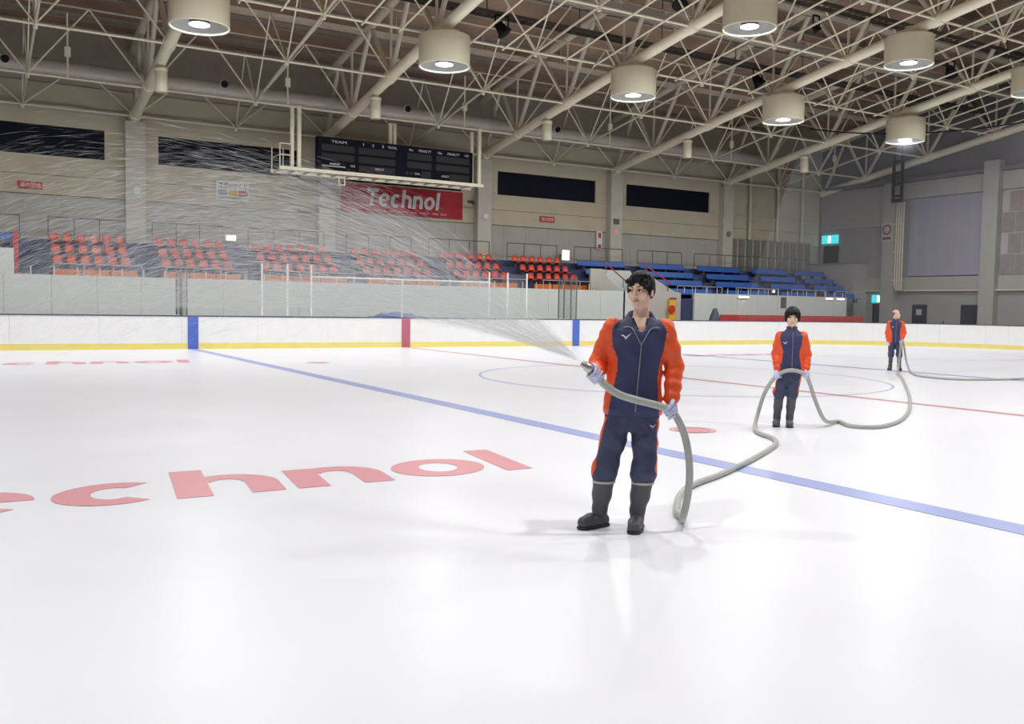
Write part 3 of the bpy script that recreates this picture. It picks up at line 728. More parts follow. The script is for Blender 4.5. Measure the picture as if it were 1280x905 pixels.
# fire equipment and odd things behind the boards
e = empty('fire_panel', (24.0, 4.7, .0), 'yellow and red fire equipment panel beside the stair opening', 'fire panel')
box('board', 23.75, 24.15, 4.66, 4.78, .2, 2.05, M_YELLOW, e)
MB().lathe([(0, -.05), (.16, -.05), (.2, 0), (.16, .05), (0, .05)], (0, 0, 0), 14)
b = MB().tube([(23.85, 4.64, 1.55), (23.85, 4.56, 1.55)], .2, 16); b.build('hose_reel', M_SIGNRED, e)
box('header', 23.74, 24.16, 4.62, 4.66, 2.05, 2.12, M_DARKRAIL, e)
e = empty('covered_stand', (24.9, 3.2, 0), 'small dark covered shape standing behind the boards', 'cover')
MB().lathe([(.36, 0), (.34, .8), (.26, 1.2), (.14, 1.5), (.1, 1.62), (0, 1.64)], (25.4, 3.2, 0), 12).build('cover', mat('cover_slate', (84, 88, 100), .7), e)
e = empty('red_bench', (31, 2.6, 0), 'long low red padded strip behind the right boards', 'bench')
k = 0
for a in np.arange(25.2, 35.4, 1.7): box('pad', a, a+1.68, 2.5, 2.62, .55, 1.33, M_RED, e)
for a in np.arange(25.4, 35.4, 2.4): box('leg', a, a+.06, 2.55, 2.6, -.06, .55, M_DARKRAIL, e)
# lit fittings
for px, py, Y, wd, ht, lab in ((707.5, 319, 9.4, .4, .48, 'small bright emergency lamp on the wall above the orange seats'), (289, 297.5, 9.4, .38, .2, 'small bright lamp on the wall behind the second seat block'),
        (930, 371.5, YF-.1, .7, .07, 'lit tube lamp on the panelled wall left of the second worker'), (967.5, 364.3, 5.0, .1, .1, 'tiny bright lamp on the front rail before the blue benches'), (1037, 373.5, YF-.1, .5, .07, 'left of two lit tube lamps at the end of the stand wall'), (1051, 374, YF-.1, .55, .07, 'right of two lit tube lamps at the end of the stand wall')):
    p = at_y(px, py, Y); e = empty('wall_lamp', (p[0], Y, p[2]), lab, 'lamp', 'small lit wall fittings')
    box('case', p[0]-wd/2-.03, p[0]+wd/2+.03, Y+.03, Y+.1, p[2]-ht/2-.02, p[2]+ht/2+.03, M_WHITE, e)
    box('diffuser', p[0]-wd/2, p[0]+wd/2, Y-.02, Y+.03, p[2]-ht/2, p[2]+ht/2, M_TUBE, e)
    if Y > 6: member('bracket', (p[0], Y+.08, p[2]), (p[0], 9.99, p[2]), .03, M_DARKRAIL, e)
p = at_y(642.5+337, 378.5, YF-.02); o = box('notice', p[0]-.2, p[0]+.2, YF-.03, YF, p[2]-.28, p[2]+.3, M_DARKRAIL); tag(o, 'small grey notice on the panelled wall behind the second worker', 'notice')
# hydrant cabinets / alarm on the far wall
for px, py, lab in ((748.5, 301, 'narrow alarm strip with red lamp left of the wall pillar'),):
    p = at_y(px, py, 9.9); e = empty('alarm_box', (p[0], 9.9, p[2]-.5), lab, 'alarm')
    box('case', p[0]-.18, p[0]+.18, 9.84, 9.93, p[2]-.45, p[2]+.5, M_WHITE, e)
    box('lamp', p[0]-.07, p[0]+.07, 9.8, 9.84, p[2]+.15, p[2]+.42, M_SIGNRED, e); box('bell', p[0]-.08, p[0]+.08, 9.8, 9.84, p[2]-.4, p[2]-.2, M_RED, e)
p = at_y(770, 277, 9.5); e = empty('signal_box', (p[0], 9.5, p[2]), 'dark box with a red dot lamp on the pillar above the first worker', 'signal box')
box('case', p[0]-.16, p[0]+.16, 9.4, 9.5, p[2]-.13, p[2]+.13, M_DARKRAIL, e); p = at_y(770, 289.5, 9.5); box('lamp', p[0]-.05, p[0]+.05, 9.46, 9.5, p[2]-.05, p[2]+.05, emit('red_dot', (255, 60, 50), 2.0), e)

# ------------------------------------------------------------------ signs on the far wall
YS = 9.9
def px_rect(x0, y0, x1, y1, Y):
    a, b_ = at_y(x0, y0, Y), at_y(x1, y1, Y); return a[0], b_[0], b_[2], a[2]
EX, EZ = (1, 0, 0), (0, 0, 1)
bn = empty('sponsor_banner', (11.75, YS, 5.76), 'large red banner with the white word Technol below the scoreboard', 'banner')
box('sheet', 8.62, 14.88, YS-.02, YS+.02, 5.76, 7.08, M_BANNER, bn)
polys, wd = glyphs('Technol')
xa, xb = at_y(457, 246, YS)[0], at_y(550, 256, YS)[0]; h = .6; sc = (xb-xa)/(wd+1.34*.13)
b = MB()
for k, p in enumerate(polys): b.add([(xa+px*sc+py*sc*.13, YS-.024, 6.13+py*h) for px, py in p], [tuple(range(len(p)))])
b.build('lettering', M_TEXTW, bn)
b = MB(); x = 9.85
while x < 14.0:
    l = random.uniform(.05, .12); b.box(x, x+l, YS-.025, YS-.02, 5.9, 5.9+random.uniform(.06, .09)); x += l+random.choice((.03, .03, .03, .14))
b.build('small_print', mat('print_pink', (214, 150, 158)), bn)
sg = empty('lottery_sign', (3.73, YS, 5.88), 'white sign with black Japanese lettering and three coloured squares', 'sign')
box('board', 3.04, 4.43, YS-.02, YS+.02, 5.88, 6.72, M_WHITE, sg)
text_mesh('スポーツくじ', .3, M_TEXTK, sg, (3.12, YS-.025, 6.4), EX, EZ, width=1.22)
for k, (m_, s_) in enumerate(((M_SKYTOTO, None), (M_YELLOW, None), (M_SIGNRED, 'toto'))):
    box('colour_square', 3.13+k*.43, 3.13+k*.43+.38, YS-.028, YS-.02, 6.09, 6.33, m_, sg)
    if s_: text_mesh(s_, .18, M_TEXTW, sg, (3.16+k*.43, YS-.032, 6.16), EX, EZ, width=.3)
b = MB()
for z, L in ((5.995, 1.2), (5.94, .7)):
    x = 3.13
    while x < 3.13+L: l = random.uniform(.03, .07); b.box(x, x+l, YS-.026, YS-.02, z, z+.03); x += l+.02
b.build('small_print', M_TEXTK, sg)
for x0, x1, z0, z1, lab in ((-4.46, -3.6, 5.8, 6.08, 'red Japanese no-smoking plate on the wall at far left'), (19.39, 20.29, 5.94, 6.24, 'red Japanese no-smoking plate right of the banner')):
    e = empty('wall_plate', ((x0+x1)/2, YS, z0), lab, 'sign', 'red no-smoking plates'); box('plate', x0, x1, YS-.01, YS+.03, z0, z1, M_SIGNRED, e)
    text_mesh('場内禁煙', .2, M_TEXTW, e, (x0+.07, YS-.014, z0+.07), EX, EZ, width=(x1-x0)-.14)

# ------------------------------------------------------------------ scoreboard on its gantry
YB = 7.0
sb = empty('scoreboard', (10.2, YB, 7.1), 'long dark electronic scoreboard with white headings', 'scoreboard')
SX0, SX1, SZ0, SZ1 = 6.52, 13.87, 7.1, 8.53
box('case', SX0, SX1, YB, YB+.3, SZ0, SZ1, M_SCORE, sb)
def sx(cx): return at_y(340+cx/4.571, 200, YB)[0]          # column positions read off the picture on the board's plane
def panel(c0, c1, r):
    z1 = SZ1-.3-r*.38; box('display', sx(c0), sx(c1), YB-.012, YB, z1-.27, z1, M_SCOREP, sb)
for r in (0, 1):
    for c0, c1 in ((283, 470), (495, 705), (772, 912), (938, 1128)): panel(c0, c1, r)
panel(495, 705, 2); panel(853, 908, 2); panel(1015, 1128, 2)
zt = SZ1-.22
for s_, c0, c1, z, sz in (('TEAM', 337, 425, zt, .15), ('1', 514, 522, zt, .17), ('2', 570, 581, zt, .17), ('3', 625, 636, zt, .17), ('TOTAL', 660, 712, zt, .15), ('No', 781, 803, zt, .15), ('PENALTY', 837, 907, zt, .15),
        ('No', 946, 968, zt, .15), ('PENALTY', 1001, 1069, zt, .15), ('NO', 1100, 1122, zt, .15), ('TIME', 445, 474, 7.36, .13), ('TIMEOUT', 585, 640, 7.33, .13), ('GOAL', 815, 845, 7.3, .13), ('ASSIST', 968, 1012, 7.3, .13)):
    a, b_ = sx(c0), sx(c1)
    text_mesh(s_, sz, M_TEXTW, sb, (a, YB-.016, z), EX, EZ, width=(b_-a)*(.4 if s_ == '1' else 1), thick=.006)
b = MB()
for c0, c1, z in ((330, 380, 7.4), (285, 420, 7.3)):
    x = sx(c0)
    while x < sx(c1): b.box(x, x+.05, YB-.014, YB-.01, z, z+.06); x += .075
b.build('small_print', M_TEXTW, sb)
for c in (772, 798):
    x = sx(c); MB().tube([(x, YB-.02, 7.34), (x, YB, 7.34)], .08, 14).build('indicator_lamp', M_SCOREP, sb)
ga = empty('scoreboard_gantry', (9.2, 6.5, 6.95), 'white steel gantry carrying the scoreboard', 'gantry')
GX0, GX1 = 4.68, 14.02
for y in (6.25, 7.45): MB().box(GX0, GX1, y-.05, y+.05, 6.9, 7.04).build('floor_beam', M_CREAM, ga)
for x in np.arange(GX0+.1, GX1, .62): box('cross_bar', x, x+.06, 6.25, 7.45, 6.92, 6.98, M_CREAM_D, ga)
for x, y in ((5.58, 6.55), (5.3, 6.6), (13.95, 6.55), (13.95, 7.3), (10.2, 7.5), (10.0, 7.5)):
    box('hanger', x-.07, x+.07, y-.07, y+.07, 7.0, zb(6.55)+(0.05 if y < 7 else .0), M_CREAM, ga)
for x in (GX0+.03, GX0+.5):
    for y in (6.28, 7.4): member('cage_post', (x, y, 7.0), (x, y, 7.95), .025, M_CREAM, ga)
for z in (7.5, 7.95): member('cage_rail', (GX0+.03, 6.28, z), (GX0+.5, 6.28, z), .025, M_CREAM, ga); member('cage_rail', (GX0+.03, 6.28, z), (GX0+.03, 7.4, z), .025, M_CREAM, ga)
for x in (7.25, 7.5): member('ladder_rail', (x, 6.4, 6.9), (x, 6.4, 6.5), .03, M_CREAM, ga)
member('ladder_rung', (7.25, 6.4, 6.5), (7.5, 6.4, 6.5), .03, M_CREAM, ga)
b = MB().tube([(14.95, 9.5, 6.62), (15.1, 9.3, 6.6), (15.2, 9.2, 6.5)], [.05, .09, .1], 10).build('wall_camera', M_DARKRAIL, None, org=(15, 9.4, 6.5)); tag(b, 'small dark camera between the red banner and the pillar', 'camera')

# ------------------------------------------------------------------ protective net at the far right corner
nt_ = MB(); ys = .12; prof = []
def net_pt(s):
    L0 = XR-RAD-24.0
    if s < L0: return 24.0+s, ys
    a = math.radians(90)-(s-L0)/(RAD+ys); 
    if a > 0: return XR-RAD+(RAD+ys)*math.cos(a), -RAD+(RAD+ys)*math.sin(a)
    return XR+ys, -RAD-(s-L0-(RAD+ys)*math.pi/2)
K = 40; ss = np.linspace(0, 26, K+1)
for s in ss:
    x, y = net_pt(s); zt = 10.1 if s > 4 else HB+(10.1-HB)*max(.02, s/4.0)
    nt_.v += [(x, y, HB), (x, y, zt)]
nt_.f = [(2*i, 2*i+2, 2*i+3, 2*i+1) for i in range(K)]; nt_.sm = [True]*K; nt_.mi = [0]*K
ne = empty('protective_net', (28, 0, HB), 'sheer grey safety net hanging round the far right corner', 'net')
nt_.build('mesh_sheet', M_NET, ne)
MB().tube([net_pt(s)+(10.1-.12*math.sin(math.pi*((s-4) % 11)/11),) for s in np.linspace(4, 26, 34)], .03, 6).build('top_cable', M_BLACK, ne)
# ------------------------------------------------------------------ implicit surfaces for bodies and clothes
class Field:
    """signed distance on a grid; shapes are added with a smooth union, meshed by surface nets"""
    def __init__(s, lo, hi, h):
        s.lo = np.array(lo, float); s.h = h; s.n = np.ceil((np.array(hi)-s.lo)/h).astype(int)+1
        s.D = np.full(tuple(s.n), 9.0, np.float32)
    def _win(s, lo, hi):
        a = np.maximum(np.floor((np.array(lo)-s.lo)/s.h).astype(int), 0); b = np.minimum(np.ceil((np.array(hi)-s.lo)/s.h).astype(int)+1, s.n)
        if np.any(b <= a): return None
        ax = [s.lo[k]+np.arange(a[k], b[k])*s.h for k in range(3)]
        P = np.stack(np.meshgrid(*ax, indexing='ij'), -1).astype(np.float32)
        return tuple(slice(a[k], b[k]) for k in range(3)), P
    def put(s, fn, lo, hi, k=0.02, sub=False):
        mg = 0.05+k; r = s._win(np.array(lo)-mg, np.array(hi)+mg)
        if r is None: return s
        sl, P = r; d = fn(P); o = s.D[sl]
        if sub:
            d = -d; hh = np.clip(.5-.5*(o-d)/max(k, 1e-6), 0, 1); s.D[sl] = o*(1-hh)+d*hh+k*hh*(1-hh)
        else:
            hh = np.clip(.5+.5*(o-d)/max(k, 1e-6), 0, 1); s.D[sl] = np.where(o > 5, d, o*(1-hh)+d*hh-k*hh*(1-hh))
        return s
    def cone(s, a, b, ra, rb, k=0.02, sub=False, flat=None):
        a, b = np.array(a, float), np.array(b, float); r = max(ra, rb)
        return s.put(lambda P: sd_cone(P, a, b, ra, rb, flat), np.minimum(a, b)-r, np.maximum(a, b)+r, k, sub)
    def chain(s, pts, rs, k=0.015):
        for i in range(len(pts)-1): s.cone(pts[i], pts[i+1], rs[i], rs[i+1], k)
        return s
    def ell(s, c, r, k=0.02, sub=False, M=None):
        c, r = np.array(c, float), np.array(r, float); R_ = max(r)
        def fn(P):
            q = P-c
            if M is not None: q = q@M
            q = q/r; l = np.linalg.norm(q, axis=-1); return (l-1)*min(r)*np.where(l > 1, 1.0, 1.0)
        return s.put(fn, c-R_, c+R_, k, sub)
    def loft(s, tab, k=0.02, p=2.0):
        """tab rows: z, cx, cy, half width, half depth"""
        T = np.array(tab, float); T = T[np.argsort(T[:, 0])]
        def fn(P):
            z = P[..., 2]; v = [np.interp(z, T[:, 0], T[:, i]) for i in range(1, 5)]
            q = (np.abs((P[..., 0]-v[0])/v[2])**p+np.abs((P[..., 1]-v[1])/v[3])**p)**(1/p)
            d = (q-1)*np.minimum(v[2], v[3])
            return np.maximum(d, np.maximum(T[0, 0]-z, z-T[-1, 0]))
        lo = (np.min(T[:, 1]-T[:, 3]), np.min(T[:, 2]-T[:, 4]), T[0, 0]); hi = (np.max(T[:, 1]+T[:, 3]), np.max(T[:, 2]+T[:, 4]), T[-1, 0])
        return s.put(fn, lo, hi, k)
    def warp(s, fn):
        """add fn(P) to the distance near the surface (folds, strands)"""
        ax = [s.lo[k]+np.arange(s.n[k])*s.h for k in range(3)]
        P = np.stack(np.meshgrid(*ax, indexing='ij'), -1).astype(np.float32); near = np.abs(s.D) < .06
        s.D[near] += fn(P[near]); return s
    def mesh(s):
        D = s.D; ins = D < 0; n = s.n
        c = np.zeros(tuple(n-1), np.int8)
        for i in (0, 1):
            for j in (0, 1):
                for k in (0, 1): c += ins[i:n[0]-1+i, j:n[1]-1+j, k:n[2]-1+k]
        act = (c > 0) & (c < 8); idx = np.argwhere(act); vid = np.full(act.shape, -1, np.int64); vid[act] = np.arange(len(idx))
        acc = np.zeros((len(idx), 3)); cnt = np.zeros(len(idx))
        cor = np.array([(i, j, k) for i in (0, 1) for j in (0, 1) for k in (0, 1)])
        val = np.stack([D[idx[:, 0]+o[0], idx[:, 1]+o[1], idx[:, 2]+o[2]] for o in cor], 1)
        for a in range(8):
            for b in range(a+1, 8):
                if np.sum(np.abs(cor[a]-cor[b])) != 1: continue
                x = (val[:, a] < 0) != (val[:, b] < 0)
                t = val[x, a]/(val[x, a]-val[x, b]); acc[x] += cor[a]+(cor[b]-cor[a])*t[:, None]; cnt[x] += 1
        V = s.lo+(idx+acc/np.maximum(cnt, 1)[:, None])*s.h
        F = []
        for ax in range(3):
            o1, o2 = [(1, 2), (2, 0), (0, 1)][ax]
            sl0 = [slice(None)]*3; sl1 = [slice(None)]*3; sl0[ax] = slice(0, -1); sl1[ax] = slice(1, None)
            A, B = ins[tuple(sl0)], ins[tuple(sl1)]; e = np.argwhere(A != B); e = e[(e[:, o1] > 0) & (e[:, o2] > 0) & (e[:, o1] < n[o1]-1) & (e[:, o2] < n[o2]-1)]
            if len(e) == 0: continue
            def g(d1, d2): q = e.copy(); q[:, o1] -= d1; q[:, o2] -= d2; return vid[q[:, 0], q[:, 1], q[:, 2]]
            Q = np.stack([g(1, 1), g(0, 1), g(0, 0), g(1, 0)], 1); fl = ~A[e[:, 0], e[:, 1], e[:, 2]]
            Q[fl] = Q[fl][:, ::-1]; F.append(Q)
        F = np.concatenate(F); F = F[(F >= 0).all(1)]
        return V, F
def sd_cone(P, a, b, ra, rb, flat=None):
    d = b-a; L2 = d@d+1e-12; q = P-a; t = np.clip((q@d)/L2, 0, 1)
    v = q-t[..., None]*d
    if flat is not None:
        ax, f = flat; ax = np.array(ax, float); cpt = v@ax; v = v+(cpt*(f-1))[..., None]*ax
    return np.linalg.norm(v, axis=-1)-(ra+(rb-ra)*t)
def relax(V, F, it=1):
    for _ in range(it):
        acc = np.zeros_like(V); cnt = np.zeros(len(V))
        for k in range(4):
            np.add.at(acc, F[:, k], V[F[:, (k+1) % 4]]); np.add.at(cnt, F[:, k], 1)
        V = V*.5+.5*acc/np.maximum(cnt, 1)[:, None]
    return V
def mesh_obj(name, V, F, mats, parent, mi=None):
    me = bpy.data.meshes.new(name)
    me.vertices.add(len(V)); me.vertices.foreach_set('co', np.asarray(V, np.float32).ravel())
    me.loops.add(F.size); me.loops.foreach_set('vertex_index', F.ravel().astype(np.int32))
    me.polygons.add(len(F)); me.polygons.foreach_set('loop_start', np.arange(0, F.size, 4, dtype=np.int32)); me.polygons.foreach_set('loop_total', np.full(len(F), 4, np.int32))
    me.polygons.foreach_set('use_smooth', np.ones(len(F), bool))
    for m in (mats if isinstance(mats, (list, tuple)) else [mats]): me.materials.append(m)
    if mi is not None: me.polygons.foreach_set('material_index', np.asarray(mi, np.int32))
    me.update(calc_edges=True); me.validate()
    return link(name, me, parent)
def pick(V, F, mask):
    f = F[mask]; u, inv = np.unique(f, return_inverse=True); return V[u], inv.reshape(f.shape)

M_SKIN = mat('skin', (234, 196, 172), 0.5, var=0.04, scale=20); M_SKIN.node_tree.nodes['Principled BSDF'].inputs['Subsurface Weight'].default_value = 0.08
M_LIPS = mat('lips', (206, 148, 134), 0.45, var=0.04)
M_HAIR = mat('hair_black', (11, 10, 12), 0.5, spec=0.3, var=0.3, scale=60, stretch=(1, 1, .3))
M_HAIR_GREY = mat('hair_cropped_grey', (124, 98, 84), 0.7, var=0.2, scale=60)
M_EYE = mat('eye_white', (226, 220, 214), 0.25); M_IRIS = mat('iris_dark', (28, 20, 18), 0.2)
M_NAVY = mat('jacket_navy', (54, 58, 98), 0.62, var=0.12, scale=9, bump=0.35, bscale=22)
M_NAVYP = mat('trouser_navy', (66, 70, 98), 0.7, var=0.12, scale=9, bump=0.4, bscale=20)  # navy lightened: the veil of mist over the legs is put into the colour
M_JORANGE = mat('jacket_orange', (238, 88, 40), 0.45, var=0.08, scale=8, bump=0.4, bscale=20)
M_SHIRT = mat('shirt_dark', (26, 28, 46), 0.8)
M_BOOT = mat('boot_rubber', (84, 84, 90), 0.5, var=0.1, bump=0.1, bscale=30)  # dark rubber paled, low mist over the ice is painted into it
M_BAND = mat('boot_band', (190, 190, 186), 0.5)
M_GLOVE = mat('glove_pale', (206, 210, 236), 0.75, var=0.06, bump=0.2, bscale=80)
M_ZIP = mat('zip_grey', (150, 150, 150), 0.4, 0.3)
M_MARK = mat('emblem_white', (236, 236, 236), 0.5)
M_HOSE = mat('hose_grey', (176, 178, 172), 0.45, var=0.06, scale=6)
M_CHROME = mat('nozzle_steel', (200, 198, 190), 0.25, 0.8)

def rotm(yaw, pitch=0.0, roll=0.0):
    """columns: head axes; yaw > 0 turns the face to the picture's right, pitch > 0 lifts the chin"""
    return np.array(Matrix.Rotation(yaw, 3, 'Z') @ Matrix.Rotation(-pitch, 3, 'X') @ Matrix.Rotation(roll, 3, 'Y'))

def hand(field, wrist, grip, axis, side, thumb_sign=1, R=.036, s=1.0):
    """gloved hand closed on a rod through 'grip' along 'axis'; palm on the wrist side, four curled fingers and a thumb"""
    wrist, grip, axis = (np.array(v, float) for v in (wrist, grip, axis)); axis /= np.linalg.norm(axis)
    w_ = wrist-grip; w_ -= axis*(w_@axis)
    if np.linalg.norm(w_) < 1e-3: w_ = np.cross(axis, (0, 1, 0.2))
    w_ /= np.linalg.norm(w_); t_ = np.cross(axis, w_)*side
    palm = grip+w_*(R+.014*s)
    for o in (-.03, -.01, .01, .03): field.cone(palm+axis*o*s+t_*.004, wrist*.45+palm*.55+axis*o*.75*s, .017*s, .019*s, .012)
    field.cone(palm*.4+wrist*.6, wrist, .031*s, .03*s, .015)
    for o, ln, rr in ((-.033, .88, .0095), (-.011, 1.0, .0105), (.011, .97, .0105), (.033, .8, .009)):
        pts = []
        for q in np.linspace(20, 20+235*ln, 4): a = math.radians(q); pts.append(grip+axis*o*s+(w_*math.cos(a)+t_*math.sin(a))*(R+.009*s))
        field.chain(pts, [rr*1.1*s, rr*1.05*s, rr*s, rr*.85*s], .004)
    th = [palm+axis*.038*s*thumb_sign]
    for q, o in ((-55, .05), (-110, .045), (-160, .035)):
        a = math.radians(q); th.append(grip+axis*o*thumb_sign*s+(w_*math.cos(a)+t_*math.sin(a))*(R+.011*s))
    field.chain(th, [.014*s, .0135*s, .012*s, .0105*s], .005)
def open_hand(field, wrist, tip, side, s=1.0):
    """relaxed hanging hand, fingers slightly curled towards the camera"""
    wrist, tip = np.array(wrist, float), np.array(tip, float); d = tip-wrist; L = np.linalg.norm(d); d /= L
    x = np.cross(d, (0, -1, 0)); x /= np.linalg.norm(x); y = np.cross(x, d)
    pk = wrist+d*.09*s
    for o in (-.028, -.01, .01, .028): field.cone(wrist+d*.02+x*o*.7*s, pk+x*o*s, .016*s, .014*s, .012)
    for o, ln in ((-.033, .062), (-.011, .078), (.011, .082), (.033, .07)):
        a = pk+x*o*s; b = a+(d*.9+y*.25)*ln*.55*s; c = b+(d*.75+y*.6)*ln*.5*s; field.chain([a, b, c], [.0105*s, .01*s, .0085*s], .004)
    a = wrist+d*.03+x*.03*side*s; b = a+(d*.6+x*.6*side+y*.2)*.045*s; c = b+(d*.9+x*.1*side+y*.3)*.035*s; field.chain([a, b, c], [.014*s, .012*s, .0095*s], .005)

def make_person(sp):
    h = sp['vox']; J = sp['J']; s = sp['s']
    root = empty('person', sp['loc'], sp['label'], 'person', rz=sp['rz'])
    g = {k: np.array(v, float) for k, v in J.items()}
    lo, hi = np.array(sp['lo']), np.array(sp['hi'])
    # ---------------- body: one continuous surface
    hv = sp.get('hvox', h)
    B = Field(lo, hi, hv)
    cx = g['neck'][0]
    ct, hc = g['chest'], g['head']; Mh = rotm(*sp['headrot']); hs = sp['hs']
    def H(p): return hc+Mh@(np.array(p, float)*hs)
    pel = (g['hipR']+g['hipL'])/2
    B.loft([(pel[2]-.04, pel[0], 0, .12*s, .085*s), (pel[2]+.1, pel[0], 0, .14*s, .09*s), (ct[2]-.12*s, (pel[0]+ct[0])/2, 0, .125*s, .085*s), (ct[2]+.04, ct[0], 0, .145*s, .095*s),
            (g['neck'][2]-.06*s, cx, .0, .12*s, .075*s), (g['neck'][2]-.01, cx, .005, .06*s, .055*s)], .02)
    for a in 'RL':
        B.chain([g['sh'+a], g['el'+a], g['wr'+a]], [.05*s, .04*s, .028*s], .02)
        B.chain([g['hip'+a], g['kn'+a], g['an'+a]], [.08*s, .052*s, .036*s], .02)
        B.cone(g['an'+a]+(0, .01, -.01), (g['toe'+a]+(0, 0, .045))*.55+(g['an'+a]-(0, 0, .03))*.45, .032*s, .024*s, .015)
    B.cone(g['neck']-(0, 0, .08), H((0, .03, -.06)), .064*s, .046*hs, .015)
    E3 = lambda c, r, k=.015, sub=False: B.ell(H(c), np.array(r)*hs, k, sub, Mh)
    E3((0, .018, .035), (.076, .094, .088)); E3((0, -.018, -.03), (.063, .074, .088)); E3((0, -.036, -.088), (.043, .046, .034), .02)
    E3((.041, .0, -.062), (.024, .045, .04)); E3((-.041, .0, -.062), (.024, .045, .04))
    if hv < .009:
        for q in (-1, 1):
            E3((q*.031, -.096, .0), (.019, .014, .0125), .01, True)                 # eye hollows
            E3((q*.03, -.083, .022), (.026, .014, .009), .012)                      # brow
            E3((q*.042, -.066, -.03), (.024, .022, .022), .015)                     # cheek
            E3((q*.012, -.098, -.04), (.009, .01, .0075), .006)                    # nostril wing
            E3((q*.031, -.083, .0), (.0145, .0125, .0105), .004)                    # lids
        B.cone(H((0, -.09, .008)), H((0, -.111, -.034)), .0075*hs, .0115*hs, .008)
        E3((0, -.094, -.0665), (.021, .01, .005), .004); E3((0, -.092, -.0765), (.018, .0105, .006), .004)
        E3((0, -.101, -.0715), (.024, .006, .0016), .003, True)
        E3((0, -.072, -.1), (.02, .018, .016), .012)
    else: B.cone(H((0, -.088, .0)), H((0, -.108, -.03)), .009*hs, .014*hs, .012)
    for q in (-1, 1): E3((q*.079, .012, -.012), (.011, .021, .031), .008); E3((q*.086, .006, -.01), (.006, .011, .018), .004, True)
    V, F = B.mesh(); V = relax(V, F, 1)
    fc = V[F].mean(1); q = ((fc-hc)@Mh)/hs
    lips = (np.abs(q[:, 0]/.024)**2+((q[:, 2]+.0715)/.009)**2 < 1) & (q[:, 1] < -.07)
    body = mesh_obj('body', V, F, [M_SKIN, M_LIPS], root, lips.astype(int))
    # eyes and brows
    for a in (-1, 1):
        e = Field(H((a*.031, -.086, .0))-.03, H((a*.031, -.086, .0))+.03, .003 if hv < .009 else .006)
        e.ell(H((a*.031, -.0875, -.0005)), np.array((.0125, .0105, .0058))*hs, .001, M=Mh); v_, f_ = e.mesh(); eye = mesh_obj('eye', v_, f_, M_EYE, body)
        e = Field(H((a*.031, -.09, .0))-.03, H((a*.031, -.09, .0))+.03, .0025 if hv < .009 else .006)
        e.ell(H((a*.031+sp.get('gaze', 0), -.0925, .0)), np.array((.0085, .0085, .0062))*hs, .001, M=Mh); v_, f_ = e.mesh(); mesh_obj('iris', v_, f_, M_IRIS, body)
        b = MB().tube([H((a*.014, -.0985, .025)), H((a*.03, -.0965, .0285)), H((a*.047, -.083, .023))], [.0024, .0032, .0018], 6); b.build('eyebrow', M_HAIR, body, org=(0, 0, 0)).location = (0, 0, 0)
        b = MB().tube([H((a*.0165, -.0975, .0005)), H((a*.025, -.101, .0055)), H((a*.034, -.1, .006)), H((a*.046, -.089, .001))], [.0014, .0022, .0024, .0014], 6); b.build('eyelash_line', M_HAIR, body, org=(0, 0, 0)).location = (0, 0, 0)
    # ---------------- hair
    hr = Field(hc-.17, hc+.17, max(.004, hv*.9))
    HE = lambda c, r, k=.015, sub=False: hr.ell(H(c), np.array(r)*hs, k, sub, Mh)
    if sp['hair'] == 'parted':
        HE((0, .022, .048), (.09, .107, .096)); HE((.0, .05, -.0), (.083, .08, .075)); HE((.02, -.045, .098), (.062, .055, .034), .02)
        for q in (-1, 1): HE((q*.076, .0, .012), (.017, .032, .05), .01)
        HE((-.05, -.064, .066), (.034, .03, .022), .012); HE((.06, -.06, .052), (.026, .035, .034), .012)
        HE((0, -.09, -.055), (.074, .088, .082), .008, True)              # face opening
        HE((.006, -.11, .03), (.03, .05, .034), .01, True)                # parted brow
        HE((0, .07, -.115), (.1, .09, .06), .01, True)
        for q in (-1, 1): HE((q*.083, .012, -.02), (.02, .026, .03), .006, True)
    elif sp['hair'] == 'bowl':
        HE((0, .015, .045), (.096, .112, .098)); HE((0, -.03, .05), (.086, .078, .06), .02); HE((0, .05, -.01), (.088, .085, .08))
        for q in (-1, 1): HE((q*.078, -.01, .0), (.02, .045, .05), .012)
        HE((0, -.105, -.05), (.074, .09, .078), .008, True); HE((.01, -.125, .025), (.022, .045, .034), .01, True); HE((0, .06, -.13), (.11, .1, .07), .01, True)
    else:
        HE((0, .03, .02), (.082, .09, .07)); HE((0, -.1, .06), (.12, .11, .12), .006, True); HE((0, .02, .11), (.09, .1, .07), .006, True); HE((0, .06, -.12), (.1, .1, .07), .01, True)
    if sp['hair'] != 'cropped':
        def strands(P):
            q = ((P-hc)@Mh)/hs; a = np.arctan2(q[:, 0]+.03, -q[:, 1]+.02)
            if sp['hair'] == 'bowl': return (.0038*np.sin(a*17+q[:, 2]*18)*np.clip(.09-q[:, 2], 0, .06)/.06+.002*np.sin(a*41+q[:, 2]*20+1.0)).astype(np.float32)
            return (.0013*np.sin(a*30+q[:, 2]*30)+.0012*np.sin(a*70+q[:, 2]*20+1.0)).astype(np.float32)
        hr.warp(strands)
    V, F = hr.mesh(); mesh_obj('hair', V, F, M_HAIR if sp['hair'] != 'cropped' else M_HAIR_GREY, root)
    # ---------------- jacket
    JK = Field(lo, hi, h); tt = sp['torso']
    JK.loft(tt, .02, 2.3)
    arms = {}
    for a in 'RL':
        wr = g['wr'+a]; el = g['el'+a]; sh = g['sh'+a]
        sl = [(sh, .074*s), (sh*.45+el*.55, .07*s), (el, .064*s), (el*.45+wr*.55, .057*s), (wr*.9+el*.1, .05*s), (wr, .038*s)]
        arms[a] = sl
        for (p, rp), (p2, r2) in zip(sl[:-1], sl[1:]): JK.cone(p, p2, rp, r2, .035 if p is sh else .02)
    nk = g['neck']
